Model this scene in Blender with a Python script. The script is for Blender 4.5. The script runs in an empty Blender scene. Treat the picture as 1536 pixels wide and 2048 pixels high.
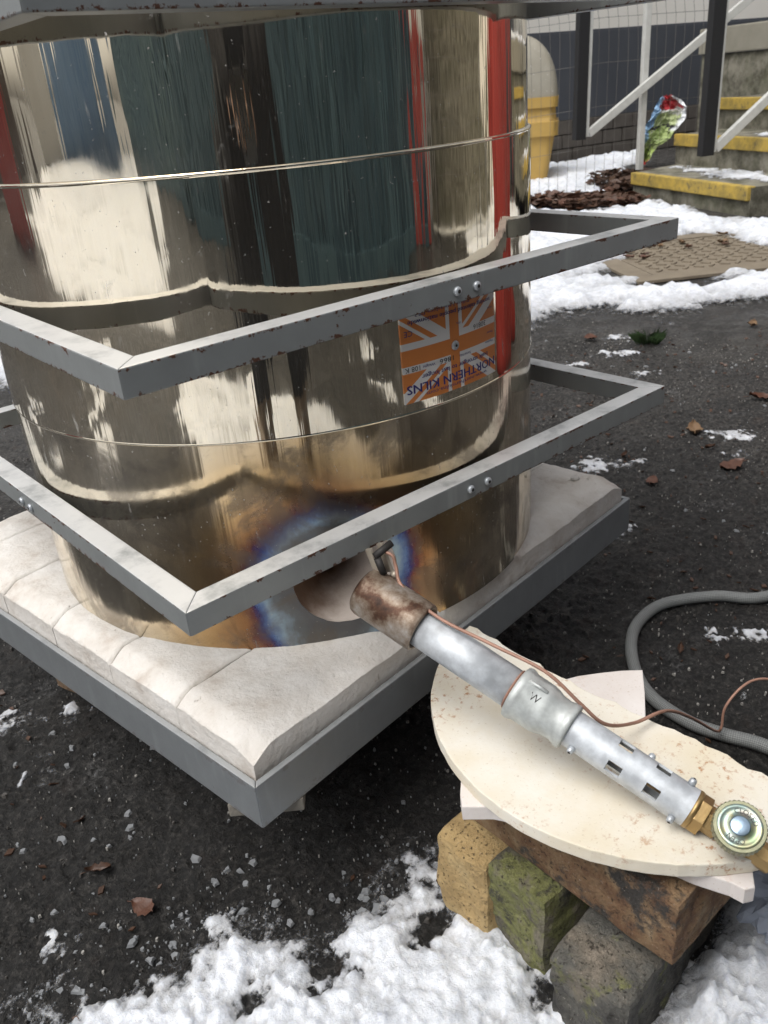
import bpy, bmesh, math, random
import numpy as np
from mathutils import Vector, Matrix
R_ = math.radians
PI = math.pi
random.seed(7); np.random.seed(7)
S = bpy.context.scene
COL = S.collection

# ------------------------------------------------------------------ camera
CAM = Vector((-0.5526, -0.8529, 0.7295))
RT = Vector((0.7468, -0.6602, -0.0802)); UP = Vector((0.350, 0.288, 0.891))
BK = RT.cross(UP).normalized(); UP = BK.cross(RT).normalized(); RT.normalize()
cd = bpy.data.cameras.new('camera'); cam = bpy.data.objects.new('camera', cd); COL.objects.link(cam)
cam.matrix_world = Matrix(((RT.x, UP.x, BK.x, CAM.x), (RT.y, UP.y, BK.y, CAM.y), (RT.z, UP.z, BK.z, CAM.z), (0, 0, 0, 1)))
cd.sensor_fit = 'VERTICAL'; cd.sensor_height = 4.8; cd.sensor_width = 3.6
cd.lens = 1711.9 / 2048 * 4.8
cd.clip_start = 0.01; cd.clip_end = 500
cd.dof.use_dof = True; cd.dof.focus_distance = 0.86; cd.dof.aperture_fstop = 2.2
S.camera = cam
# ------------------------------------------------------------------ sky, sun, exposure
SUN_EL, SUN_AZ = R_(62), R_(184)          # azimuth measured from +x, the direction the light comes from
w = bpy.data.worlds.new('World'); S.world = w; w.use_nodes = True
nt = w.node_tree; nt.nodes.clear()
sky = nt.nodes.new('ShaderNodeTexSky'); sky.sky_type = 'NISHITA'; sky.sun_disc = False
sky.sun_elevation = SUN_EL; sky.sun_rotation = PI / 2 - SUN_AZ
sky.air_density = 1.0; sky.dust_density = 4.0; sky.ozone_density = 1.0
bw = nt.nodes.new('ShaderNodeRGBToBW'); mx = nt.nodes.new('ShaderNodeMix'); mx.data_type = 'RGBA'
mx.inputs[0].default_value = 0.86                      # cloud cover takes the blue out of the whole sky
nt.links.new(sky.outputs[0], bw.inputs[0]); nt.links.new(sky.outputs[0], mx.inputs[6]); nt.links.new(bw.outputs[0], mx.inputs[7])
bgn = nt.nodes.new('ShaderNodeBackground'); bgn.inputs[1].default_value = 0.15
out = nt.nodes.new('ShaderNodeOutputWorld')
nt.links.new(mx.outputs[2], bgn.inputs[0]); nt.links.new(bgn.outputs[0], out.inputs[0])
sl = bpy.data.lights.new('sun', 'SUN'); so = bpy.data.objects.new('sun', sl); COL.objects.link(so)
sl.energy = 1.3; sl.angle = R_(40); sl.color = (1.0, 0.97, 0.93)
sd = Vector((math.cos(SUN_AZ) * math.cos(SUN_EL), math.sin(SUN_AZ) * math.cos(SUN_EL), math.sin(SUN_EL)))
so.rotation_euler = sd.to_track_quat('Z', 'Y').to_euler(); so.location = sd * 20
S.view_settings.view_transform = 'Standard'; S.view_settings.look = 'None'
S.view_settings.exposure = 0.52; S.view_settings.gamma = 1.0; S.view_settings.use_curve_mapping = False
S.render.engine = 'CYCLES'; S.cycles.caustics_reflective = False; S.cycles.caustics_refractive = False

# ------------------------------------------------------------------ object helpers
def tag(o, label=None, cat=None, group=None, kind=None):
    if label: o['label'] = label
    if cat: o['category'] = cat
    if group: o['group'] = group
    if kind: o['kind'] = kind
    return o
def empty(name, loc=(0, 0, 0), rz=0.0):
    o = bpy.data.objects.new(name, None); COL.objects.link(o)
    o.location = loc; o.rotation_euler = (0, 0, rz); o.empty_display_size = 0.05
    return o
def put(name, me, mat=None, parent=None, world=True):
    """link a mesh; with world=True its vertices are world coordinates, whatever the parent"""
    o = bpy.data.objects.new(name, me); COL.objects.link(o)
    if mat is not None and len(me.materials) == 0: me.materials.append(mat)
    if parent is not None:
        o.parent = parent
        if world: 
            m = Matrix.Identity(4); p = parent
            while p is not None:
                if p.type == 'EMPTY': m = Matrix.Translation(p.location) @ p.rotation_euler.to_matrix().to_4x4() @ m
                p = p.parent
            o.matrix_parent_inverse = m.inverted() if parent.type == 'EMPTY' else Matrix.Identity(4)
    return o
def copy_tree(o, parent=None):
    c = o.copy(); COL.objects.link(c)
    if parent is not None: c.parent = parent
    for ch in list(o.children): copy_tree(ch, c)
    return c
class MB:
    def __init__(s): s.v = []; s.f = []; s.sm = []
    def add(s, vs, fs, smooth=False):
        b = len(s.v); s.v += [tuple(v) for v in vs]; s.f += [tuple(i + b for i in f) for f in fs]; s.sm += [smooth] * len(fs); return s
    def box(s, c, d, M=None):
        x, y, z = d[0] / 2, d[1] / 2, d[2] / 2
        vs = [Vector((sx * x, sy * y, sz * z)) for sz in (-1, 1) for sy in (-1, 1) for sx in (-1, 1)]
        if M is not None: vs = [M @ v for v in vs]
        vs = [v + Vector(c) for v in vs]
        return s.add(vs, [(0, 2, 3, 1), (4, 5, 7, 6), (0, 1, 5, 4), (2, 6, 7, 3), (0, 4, 6, 2), (1, 3, 7, 5)])
    def prism(s, poly, z0, z1):
        n = len(poly); vs = [(x, y, z0) for x, y in poly] + [(x, y, z1) for x, y in poly]
        return s.add(vs, [tuple(range(n - 1, -1, -1)), tuple(range(n, 2 * n))] + [(i, (i + 1) % n, n + (i + 1) % n, n + i) for i in range(n)])
    def lathe(s, a, b, prof, n=32, cap=True, smooth=True):
        """prof: (t, r) pairs; t metres along the axis from a towards b"""
        a = Vector(a); d = (Vector(b) - a).normalized(); q = d.to_track_quat('Z', 'Y'); ex = q @ Vector((1, 0, 0)); ey = q @ Vector((0, 1, 0))
        vs = []; fs = []
        for t, r in prof:
            for i in range(n):
                an = 2 * PI * i / n; vs.append(a + d * t + (ex * math.cos(an) + ey * math.sin(an)) * r)
        for j in range(len(prof) - 1):
            for i in range(n):
                k = (i + 1) % n; fs.append((j * n + i, j * n + k, (j + 1) * n + k, (j + 1) * n + i))
        s.add(vs, fs, smooth)
        if cap:
            b0 = len(s.v) - len(vs)
            s.f.append(tuple(b0 + i for i in range(n - 1, -1, -1))); s.f.append(tuple(b0 + len(vs) - n + i for i in range(n))); s.sm += [False, False]
        return s
    def tube(s, pts, r, n=10, smooth=True):
        pts = [Vector(p) for p in pts]; vs = []; fs = []; up = None
        for i, p in enumerate(pts):
            d = (pts[min(i + 1, len(pts) - 1)] - pts[max(i - 1, 0)]).normalized()
            if up is None: up = Vector((0, 0, 1)) if abs(d.z) < 0.9 else Vector((1, 0, 0))
            ex = d.cross(up).normalized(); ey = ex.cross(d).normalized(); up = ey
            rr = r[i] if isinstance(r, (list, tuple)) else r
            for k in range(n):
                an = 2 * PI * k / n; vs.append(p + (ex * math.cos(an) + ey * math.sin(an)) * rr)
        for i in range(len(pts) - 1):
            for k in range(n):
                k2 = (k + 1) % n; fs.append((i * n + k, i * n + k2, (i + 1) * n + k2, (i + 1) * n + k))
        fs += [tuple(range(n - 1, -1, -1)), tuple((len(pts) - 1) * n + k for k in range(n))]
        return s.add(vs, fs, smooth)
    def mesh(s, name, bevel=0.0, seg=2):
        me = bpy.data.meshes.new(name); me.from_pydata(s.v, [], s.f)
        if bevel:
            bm = bmesh.new(); bm.from_mesh(me); bmesh.ops.remove_doubles(bm, verts=bm.verts, dist=1e-6)
            es = [e for e in bm.edges if len(e.link_faces) == 2 and e.calc_face_angle(0) > 0.5]
            bmesh.ops.bevel(bm, geom=es, offset=bevel, segments=seg, profile=0.6, affect='EDGES'); bm.to_mesh(me); bm.free()
            me.polygons.foreach_set('use_smooth', [False] * len(me.polygons))
        else: me.polygons.foreach_set('use_smooth', s.sm)
        me.update(); return me
    def build(s, name, mat, parent=None, bevel=0.0, world=True, seg=2): return put(name, s.mesh(name, bevel, seg), mat, parent, world)
def spline(pts, n=8):
    P = [Vector(p) for p in pts]; P = [P[0] * 2 - P[1]] + P + [P[-1] * 2 - P[-2]]; o = []
    for i in range(1, len(P) - 2):
        for k in range(n):
            t = k / n; a, b, c, d = P[i - 1], P[i], P[i + 1], P[i + 2]
            o.append(0.5 * ((2 * b) + (c - a) * t + (2 * a - 5 * b + 4 * c - d) * t * t + (3 * b - a - 3 * c + d) * t ** 3))
    o.append(P[-2]); return o
def Rz(a): return Matrix.Rotation(a, 3, 'Z')
# ------------------------------------------------------------------ numpy noise
_G = np.random.RandomState(3).rand(256, 256)
def vnoise(x, y):
    xi = np.floor(x).astype(int); yi = np.floor(y).astype(int); fx = x - xi; fy = y - yi
    fx = fx * fx * (3 - 2 * fx); fy = fy * fy * (3 - 2 * fy); a = lambda i, j: _G[(xi + i) % 256, (yi + j) % 256]
    return (a(0, 0) * (1 - fx) + a(1, 0) * fx) * (1 - fy) + (a(0, 1) * (1 - fx) + a(1, 1) * fx) * fy
def fbm(x, y, o=4):
    s = 0; am = 0.5
    for i in range(o): s = s + am * (vnoise(x * 2 ** i + 17.3 * i, y * 2 ** i + 5.1 * i) - 0.5); am *= 0.55
    return s
def poly_sd(x, y, poly):
    """signed distance, positive inside"""
    ins = np.zeros(x.shape, bool); dist = np.full(x.shape, 1e9); n = len(poly)
    for i in range(n):
        x1, y1 = poly[i]; x2, y2 = poly[(i + 1) % n]; dx, dy = x2 - x1, y2 - y1
        t = np.clip(((x - x1) * dx + (y - y1) * dy) / (dx * dx + dy * dy + 1e-12), 0, 1)
        dist = np.minimum(dist, np.hypot(x - x1 - t * dx, y - y1 - t * dy))
        c = ((y1 > y) != (y2 > y)) & (x < (x2 - x1) * (y - y1) / (y2 - y1 + 1e-12) + x1); ins ^= c
    return np.where(ins, dist, -dist)

# ------------------------------------------------------------------ material helpers
class X:
    """a shader socket (or number) with arithmetic"""
    def __init__(s, T, k): s.T = T; s.k = k
    def m(s, op, *o): return s.T.math(op, s, *o)
    def __add__(s, o): return s.m('ADD', o)
    __radd__ = __add__
    def __sub__(s, o): return s.m('SUBTRACT', o)
    def __rsub__(s, o): return s.T.math('SUBTRACT', o, s)
    def __mul__(s, o): return s.m('MULTIPLY', o)
    __rmul__ = __mul__
    def __truediv__(s, o): return s.m('DIVIDE', o)
    def __gt__(s, o): return s.m('GREATER_THAN', o)
    def __lt__(s, o): return s.m('LESS_THAN', o)
    def abs(s): return s.m('ABSOLUTE')
    def mx(s, o): return s.m('MAXIMUM', o)
    def mn(s, o): return s.m('MINIMUM', o)
    def pw(s, o): return s.m('POWER', o)
class T:
    def __init__(s, name):
        s.mat = bpy.data.materials.new(name); s.mat.use_nodes = True; s.nt = s.mat.node_tree; s.n = s.nt.nodes
        s.bsdf = s.n['Principled BSDF']; s.out = s.n['Material Output']
    def link(s, a, b): s.nt.links.new(a.k if isinstance(a, X) else a, b)
    def inp(s, sock, v):
        if isinstance(v, X): s.link(v, sock)
        elif isinstance(v, (tuple, list)) and len(v) == 3 and sock.type == 'RGBA': sock.default_value = (*v, 1)
        else: sock.default_value = v
    def math(s, op, *a):
        n = s.n.new('ShaderNodeMath'); n.operation = op
        for i, v in enumerate(a): s.inp(n.inputs[i], v)
        return X(s, n.outputs[0])
    def coord(s, kind='Object'): 
        n = s.n.new('ShaderNodeTexCoord'); return X(s, n.outputs[kind])
    def pos(s): return X(s, s.n.new('ShaderNodeNewGeometry').outputs['Position'])
    def sep(s, v):
        n = s.n.new('ShaderNodeSeparateXYZ'); s.link(v, n.inputs[0]); return [X(s, n.outputs[i]) for i in range(3)]
    def comb(s, x, y, z):
        n = s.n.new('ShaderNodeCombineXYZ')
        for i, v in enumerate((x, y, z)): s.inp(n.inputs[i], v)
        return X(s, n.outputs[0])
    def vmul(s, v, m):
        n = s.n.new('ShaderNodeVectorMath'); n.operation = 'MULTIPLY'; s.link(v, n.inputs[0]); n.inputs[1].default_value = m; return X(s, n.outputs[0])
    def noise(s, v, sc, det=4, ro=0.55, dist=0, col=False):
        n = s.n.new('ShaderNodeTexNoise'); s.link(v, n.inputs['Vector']); n.inputs['Scale'].default_value = sc; n.inputs['Detail'].default_value = det
        n.inputs['Roughness'].default_value = ro; n.inputs['Distortion'].default_value = dist; return X(s, n.outputs[1 if col else 0])
    def voro(s, v, sc, feat='F1', out=0, rnd=1.0):
        n = s.n.new('ShaderNodeTexVoronoi'); s.link(v, n.inputs['Vector']); n.feature = feat; n.inputs['Scale'].default_value = sc; n.inputs['Randomness'].default_value = rnd; return X(s, n.outputs[out])
    def ramp(s, x, stops, ease='LINEAR'):
        n = s.n.new('ShaderNodeValToRGB'); s.link(x, n.inputs[0]); r = n.color_ramp; r.interpolation = ease
        while len(r.elements) < len(stops): r.elements.new(0.5)
        for e, (p, c) in zip(r.elements, stops): e.position = p; e.color = (*c, 1) if isinstance(c, (tuple, list)) else (c, c, c, 1)
        return X(s, n.outputs[0])
    def step(s, x, a, b): 
        n = s.n.new('ShaderNodeMapRange'); n.interpolation_type = 'SMOOTHSTEP'; s.link(x, n.inputs[0]); n.inputs[1].default_value = a; n.inputs[2].default_value = b; return X(s, n.outputs[0])
    def mix(s, f, a, b):
        n = s.n.new('ShaderNodeMix'); n.data_type = 'RGBA'; s.inp(n.inputs[0], f); s.inp(n.inputs[6], a); s.inp(n.inputs[7], b); return X(s, n.outputs[2])
    def attr(s, name): 
        n = s.n.new('ShaderNodeAttribute'); n.attribute_name = name; return X(s, n.outputs['Fac'])
    def bump(s, h, st=0.5, d=0.002, nrm=None):
        n = s.n.new('ShaderNodeBump'); n.inputs['Strength'].default_value = st; n.inputs['Distance'].default_value = d; s.link(h, n.inputs['Height'])
        if nrm is not None: s.link(nrm, n.inputs['Normal'])
        return X(s, n.outputs[0])
    def set(s, **k):
        for a, v in k.items(): s.inp(s.bsdf.inputs[a.replace('_', ' ')], v)
        return s.mat
def plain(name, col, rough=0.6, metal=0.0, var=0.25, sc=40, bump=0.15, bd=0.001):
    t = T(name); p = t.pos(); n = t.noise(p, sc, 5)
    c = t.mix(n, tuple(x * (1 - var) for x in col), tuple(min(1, x * (1 + var)) for x in col))
    return t.set(Base_Color=c, Roughness=rough, Metallic=metal, Normal=t.bump(t.noise(p, sc * 6, 3), bump, bd))
M = {}
# polished stainless steel ------------------------------------------------------------
PORT_AZ, PORT_Z = R_(-115.99), 0.306
def steel(name, tint=False):
    t = T(name); p = t.pos(); x, y, z = t.sep(p)
    az = t.math('ARCTAN2', y, x); sarc = (az - PORT_AZ) * 0.3
    pv = t.comb(sarc, z * 0.06, 0.0)
    streak = t.noise(pv, 120, 4, 0.6)
    base = t.mix(streak, (0.80, 0.705, 0.545), (0.90, 0.81, 0.645))
    rough = t.step(streak, 0.3, 0.8) * 0.05 + 0.025
    metal = 1.0
    if tint:
        wob = t.noise(p, 22, 4, 0.6, col=False); wob2 = t.noise(t.comb(sarc, z * 0.3, 0.0), 160, 4, 0.7)
        dz = z - PORT_Z
        rad = t.math('SQRT', sarc * sarc * 0.92 + dz * dz) + (wob - 0.5) * 0.034 + (wob2 - 0.5) * 0.009 + t.step(dz, -0.02, -0.07) * -0.014 + t.step(sarc, -0.02, 0.05) * 0.022 + t.step(dz, 0.02, 0.08) * 0.012
        heat = t.ramp(rad / 0.25, [(0.0, (0.10, 0.09, 0.09)), (0.215, (0.13, 0.13, 0.135)), (0.262, (0.17, 0.19, 0.205)), (0.30, (0.32, 0.43, 0.53)), (0.335, (0.11, 0.18, 0.38)), (0.36, (0.045, 0.045, 0.17)),
                                    (0.385, (0.15, 0.05, 0.05)), (0.43, (0.37, 0.185, 0.075)), (0.56, (0.60, 0.40, 0.19)), (0.75, (0.66, 0.53, 0.35)), (1.0, (0.66, 0.58, 0.46))])
        base = t.mix(t.step(rad, 0.30, 0.16), base, heat)
        soot = t.noise(p, 14, 6, 0.65, 0.4); sm = t.step(soot, 0.47, 0.62) * 0.6
        base = t.mix(sm, base, (0.17, 0.14, 0.11)); rough = rough + sm * 0.2 + t.step(rad, 0.16, 0.06) * 0.22 + 0.05
    # pale dust specks, splashes and scratches
    sp = t.noise(p, 310, 2, 0.5); spm = t.step(sp, 0.70, 0.78)
    blot = t.noise(t.comb(sarc, z * 0.55, 0.0), 26, 5, 0.65, 0.6); blm = t.step(blot, 0.63, 0.72) * t.step(streak, 0.3, 0.6)
    dust = (spm * 0.6).mx(blm * 0.42).mx(t.step(t.noise(t.comb(sarc, z * 0.22, 0.0), 85, 5, 0.7), 0.63, 0.72) * 0.22)
    film = t.step(t.noise(p, 6, 4, 0.6), 0.4, 0.75) * 0.07 + 0.022
    n1 = t.noise(t.comb(sarc, z * 0.10, 0.0), 26, 2, 0.5); n2 = t.noise(t.comb(sarc, z * 0.03, 0.0), 150, 2, 0.5)
    n3 = t.noise(p, 7, 2, 0.5)
    nb = t.bump(n1, 0.26, 0.005); nb = t.bump(n2, 0.09, 0.002, nb); nb = t.bump(n3, 0.22, 0.012, nb)
    t.set(Base_Color=base, Metallic=1.0, Roughness=rough, Normal=nb)
    d = t.n.new('ShaderNodeBsdfDiffuse'); d.inputs[0].default_value = (0.56, 0.54, 0.50, 1)
    ms = t.n.new('ShaderNodeMixShader'); t.link((dust + film).mn(1.0), ms.inputs[0]); t.link(t.bsdf.outputs[0], ms.inputs[1]); t.link(d.outputs[0], ms.inputs[2])
    t.link(ms.outputs[0], t.out.inputs[0]); return t.mat
M['steel'] = steel('polished_steel'); M['steel_heat'] = steel('heat_tinted_steel', True)
# grey painted frame steel with chipped rusty edges --------------------------------
def frame_mat(name, c, rust=0.5, rough=0.42, frost=0.75):
    t = T(name); p = t.pos(); g = t.coord('Generated'); gx, gy, gz = t.sep(g)
    n = t.noise(p, 30, 5); fine = t.noise(p, 260, 3)
    base = t.mix(n, tuple(v * 0.82 for v in c), tuple(v * 1.16 for v in c))
    base = t.mix(t.step(t.noise(t.vmul(p, (1, 1, 0.15)), 60, 3), 0.55, 0.8) * 0.35, base, tuple(min(1, v * 1.6) for v in c))
    nz = t.sep(X(t, t.n.new('ShaderNodeNewGeometry').outputs['Normal']))[2]; side = 1.0 - t.step(nz.abs(), 0.3, 0.9)
    base = t.mix(t.step(nz, 0.5, 0.9) * t.step(t.noise(p, 24, 6, 0.65), 0.20, 0.55) * frost, base, (0.74, 0.74, 0.73))
    edge = t.step((gz - 0.5).abs(), 0.22, 0.5) * 0.175 * side - (1.0 - side) * 0.06
    ch = t.noise(p, 95, 6, 0.72) + edge + t.noise(p, 7, 2) * 0.35
    rm = t.step(ch, 0.90 - 0.06 * rust, 0.93 - 0.06 * rust) * min(1, rust * 2)
    base = t.mix(rm, base, t.mix(fine, (0.06, 0.026, 0.016), (0.15, 0.066, 0.038)))
    return t.set(Base_Color=base, Roughness=rm * 0.35 + rough + (fine - 0.5) * 0.15, Metallic=0.35, Normal=t.bump(fine, 0.12, 0.0008))
M['frame'] = frame_mat('grey_painted_steel', (0.285, 0.30, 0.30), 0.5, 0.42, 0.95)
M['rail'] = frame_mat('zinc_grey_steel', (0.235, 0.25, 0.26), 0.12, 0.40, 0.25)
# refractory ------------------------------------------------------------------
def castable():
    t = T('cream_castable'); p = t.pos(); n = t.noise(p, 20, 7, 0.66); f = t.noise(p, 180, 3, 0.6)
    c = t.ramp(n, [(0.30, (0.49, 0.43, 0.375)), (0.43, (0.62, 0.58, 0.53)), (0.70, (0.72, 0.695, 0.66))])
    pit = t.step(t.noise(p, 150, 4, 0.75), 0.67, 0.74).mx(t.step(t.noise(t.vmul(p, (1.0, 1.0, 0.4)), 60, 5, 0.75), 0.67, 0.73))
    c = t.mix(pit * 0.55, c, (0.33, 0.25, 0.19))
    h = t.noise(p, 55, 6, 0.65) * 0.7 + f * 0.3 - pit * 0.5
    return t.set(Base_Color=c, Roughness=0.9, Normal=t.bump(h, 0.75, 0.0045))
M['castable'] = castable()
def lining():
    t = T('scorched_fibre'); p = t.pos(); n = t.noise(p, 30, 5)
    x, y, z = t.sep(p); az = t.math('ARCTAN2', y, x); sr = (az - PORT_AZ) * 0.3; dz = z - PORT_Z
    rr = t.math('SQRT', sr * sr + dz * dz) + (n - 0.5) * 0.03 - dz * 0.15 + sr * 0.42
    c = t.mix(t.step(rr, 0.060, 0.032), (0.58, 0.51, 0.455), (0.16, 0.095, 0.06))
    return t.set(Base_Color=c, Roughness=0.95, Normal=t.bump(t.noise(p, 200, 4), 0.4, 0.002))
M['lining'] = lining()
def shelf_mat(name, c0, c1, spot):
    t = T(name); p = t.pos(); n = t.noise(p, 9, 5, 0.62)
    c = t.mix(t.step(n, 0.3, 0.72), c0, c1)
    sp = t.step(t.noise(p, 110, 5, 0.75), 0.53, 0.66) * t.step(t.noise(p, 13, 4), 0.40, 0.62)
    c = t.mix(sp * spot, c, (0.42, 0.20, 0.08))
    sp2 = t.step(t.noise(p, 420, 2, 0.5), 0.66, 0.72); c = t.mix(sp2 * 0.35, c, (0.40, 0.30, 0.18))
    return t.set(Base_Color=c, Roughness=0.85, Normal=t.bump(t.noise(p, 260, 4), 0.25, 0.001))
M['shelf'] = shelf_mat('stained_kiln_shelf', (0.71, 0.63, 0.48), (0.80, 0.77, 0.70), 0.9)
M['shelf_white'] = shelf_mat('white_kiln_shelf', (0.66, 0.60, 0.56), (0.78, 0.74, 0.71), 0.15)
# galvanised pipe -------------------------------------------------------------------
def galv(name, c=(0.60, 0.63, 0.66), rough=0.44):
    t = T(name); p = t.pos(); n = t.noise(p, 70, 5, 0.6); f = t.noise(p, 420, 3)
    c2 = t.mix(t.step(n, 0.3, 0.75), tuple(v * 0.78 for v in c), tuple(min(1, v * 1.18) for v in c))
    return t.set(Base_Color=c2, Metallic=0.4, Roughness=t.step(n, 0.2, 0.8) * 0.16 + rough, Normal=t.bump(f, 0.12, 0.0006))
M['galv'] = galv('galvanised_pipe'); M['cast'] = galv('cast_galvanised', (0.55, 0.575, 0.56), 0.44); M['zinc'] = galv('zinc_screw', (0.5, 0.53, 0.56), 0.28)
def burnt():
    t = T('burnt_nozzle'); p = t.pos(); n = t.noise(p, 38, 5, 0.62)
    c = t.ramp(n, [(0.30, (0.03, 0.018, 0.014)), (0.42, (0.10, 0.05, 0.03)), (0.52, (0.26, 0.20, 0.15)), (0.66, (0.46, 0.42, 0.38))])
    return t.set(Base_Color=c, Metallic=0.55, Roughness=0.55, Normal=t.bump(t.noise(p, 300, 3), 0.2, 0.0008))
M['burnt'] = burnt()
M['bracket'] = plain('pale_burnt_bracket', (0.50, 0.44, 0.36), 0.5, 0.5)
M['black_steel'] = plain('sooty_steel', (0.035, 0.032, 0.03), 0.6, 0.3)
M['brass'] = plain('dull_brass', (0.40, 0.275, 0.125), 0.42, 0.85, 0.3, 90)
M['copper_lead'] = plain('copper_brown_lead', (0.36, 0.20, 0.145), 0.55, 0.1, 0.3, 60)
M['knob_side'] = plain('green_passivated_knob', (0.26, 0.26, 0.17), 0.42, 0.75, 0.3, 120)
def knobtop():
    t = T('iridescent_knob_face'); p = t.pos(); n = t.noise(p, 60, 3)
    c = t.ramp(n, [(0.3, (0.36, 0.46, 0.28)), (0.45, (0.46, 0.44, 0.27)), (0.55, (0.33, 0.44, 0.40)), (0.7, (0.45, 0.40, 0.34))])
    return t.set(Base_Color=c, Metallic=0.8, Roughness=0.36)
M['knob_top'] = knobtop()
M['knob_blue'] = plain('blue_passivated_stud', (0.38, 0.50, 0.62), 0.3, 0.8, 0.3, 120)
def brickmat(name, ramp, sc=18, bump=0.6, moss=None, dirt=None):
    t = T(name); p = t.pos(); n = t.noise(p, sc, 6, 0.62); c = t.ramp(n, ramp)
    if moss: c = t.mix(t.step(t.noise(p, 24, 6, 0.72), moss[0], moss[0] + 0.14), c, t.mix(t.noise(p, 160, 3), (0.10, 0.11, 0.03), (0.30, 0.30, 0.12)))
    if dirt: c = t.mix(t.step(t.noise(p, 24, 6, 0.7), dirt, dirt + 0.12), c, (0.05, 0.045, 0.04))
    pit = t.step(t.noise(p, 260, 4, 0.75), 0.58, 0.66); c = t.mix(pit * 0.8, c, (0.05, 0.038, 0.028)); fl = t.step(t.noise(p, 330, 3, 0.7), 0.62, 0.7); c = t.mix(fl * 0.35, c, (0.5, 0.45, 0.38))
    h = t.noise(p, 70, 6, 0.75) - pit * 0.4 + t.noise(p, 22, 4, 0.6) * 0.8
    return t.set(Base_Color=c, Roughness=0.92, Normal=t.bump(h, min(1.0, bump * 1.5), 0.008))
M['brick_brown'] = brickmat('brown_brick', [(0.3, (0.09, 0.045, 0.028)), (0.45, (0.19, 0.105, 0.055)), (0.58, (0.27, 0.175, 0.095)), (0.72, (0.33, 0.25, 0.16))], 30, 0.8, dirt=0.50)
M['brick_yellow'] = brickmat('yellow_brick', [(0.3, (0.34, 0.23, 0.10)), (0.5, (0.49, 0.345, 0.16)), (0.75, (0.56, 0.44, 0.24))], 22, 0.6, dirt=0.66)
M['brick_moss'] = brickmat('mossy_brick', [(0.35, (0.05, 0.047, 0.04)), (0.55, (0.20, 0.18, 0.13)), (0.8, (0.36, 0.31, 0.22))], 18, 0.8, moss=(0.42,), dirt=0.56)
M['brick_soot'] = brickmat('sooty_brick', [(0.35, (0.045, 0.043, 0.04)), (0.5, (0.13, 0.125, 0.11)), (0.62, (0.19, 0.165, 0.13)), (0.75, (0.44, 0.37, 0.29))], 18, 0.8, moss=(0.54,))
M['brick_support'] = brickmat('support_brick', [(0.3, (0.16, 0.09, 0.05)), (0.7, (0.36, 0.26, 0.17))], 18, 0.5)
M['concrete_pad'] = plain('concrete_pad', (0.17, 0.155, 0.13), 0.9, 0, 0.3, 50, 0.4, 0.002)
def hosemat():
    t = T('braided_hose'); u = t.coord('UV'); a, b, _ = t.sep(u)
    k = 22.0
    w1 = t.math('SINE', a * 1300 + b * 2 * PI * k / 2); w2 = t.math('SINE', a * 1300 - b * 2 * PI * k / 2)
    h = (w1 * w2) * 0.5 + 0.5; p = t.pos(); n = t.noise(p, 60, 4)
    c = t.mix(n, (0.07, 0.075, 0.075), (0.13, 0.135, 0.13)); c = t.mix(h * 0.6, c, (0.30, 0.31, 0.305))
    return t.set(Base_Color=c, Roughness=0.6, Normal=t.bump(h, 0.35, 0.0012))
M['hose'] = hosemat()
# ground ------------------------------------------------------------------------------
def asphalt():
    t = T('wet_asphalt'); p = t.pos(); gx, gy, gz_ = t.sep(p)
    big = t.noise(p, 2.6, 6, 0.65); med = t.noise(p, 17, 6, 0.65); m = t.noise(p, 150, 6, 0.72); f = t.noise(p, 420, 4, 0.7); cell = t.voro(p, 115, out=1); cx, cy, cz = t.sep(cell); dist = t.voro(p, 115)
    c = t.ramp(m, [(0.33, (0.0035, 0.0033, 0.003)), (0.45, (0.009, 0.0085, 0.008)), (0.56, (0.040, 0.037, 0.033)), (0.68, (0.13, 0.12, 0.11))])
    stone = t.step(cx, 0.70, 0.90) * t.step(dist, 0.50, 0.30)
    c = t.mix(stone * 0.5, c, t.mix(cy, (0.030, 0.027, 0.024), (0.095, 0.088, 0.08)))
    c = t.mix(t.step(f, 0.62, 0.69) * 0.65, c, (0.30, 0.29, 0.28)); bl = t.noise(p, 70, 4, 0.65); c = t.mix(t.step(bl, 0.50, 0.36) * 0.7, c, (0.003, 0.003, 0.003))
    c = t.mix(t.step(med, 0.57, 0.74) * 0.35, c, (0.075, 0.045, 0.030))
    kiln_shade = t.step(t.math('SQRT', gx * gx + gy * gy) + (big - 0.5) * 0.9, 1.15, 0.6)  # shade under and around the kiln, put into the asphalt colour as a dark patch
    c = t.mix(kiln_shade * 0.45, c, (0.005, 0.0045, 0.004))
    dry = t.step(big, 0.42, 0.66) * (1.0 - kiln_shade); c = t.mix(dry * t.step(m, 0.35, 0.65) * 0.45, c, (0.115, 0.105, 0.094))
    slt = t.step(t.noise(p, 7, 7, 0.72), 0.54, 0.70) * t.step(m, 0.44, 0.62); c = t.mix(slt * 0.32, c, (0.30, 0.30, 0.305))
    wet = t.step(t.noise(p, 10, 5, 0.65), 0.42, 0.60)
    h = m * 1.1 + f * 0.3 + stone * 0.25 + med * 0.8
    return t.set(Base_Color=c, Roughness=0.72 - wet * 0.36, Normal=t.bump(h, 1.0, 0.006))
M['asphalt'] = asphalt()
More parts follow.
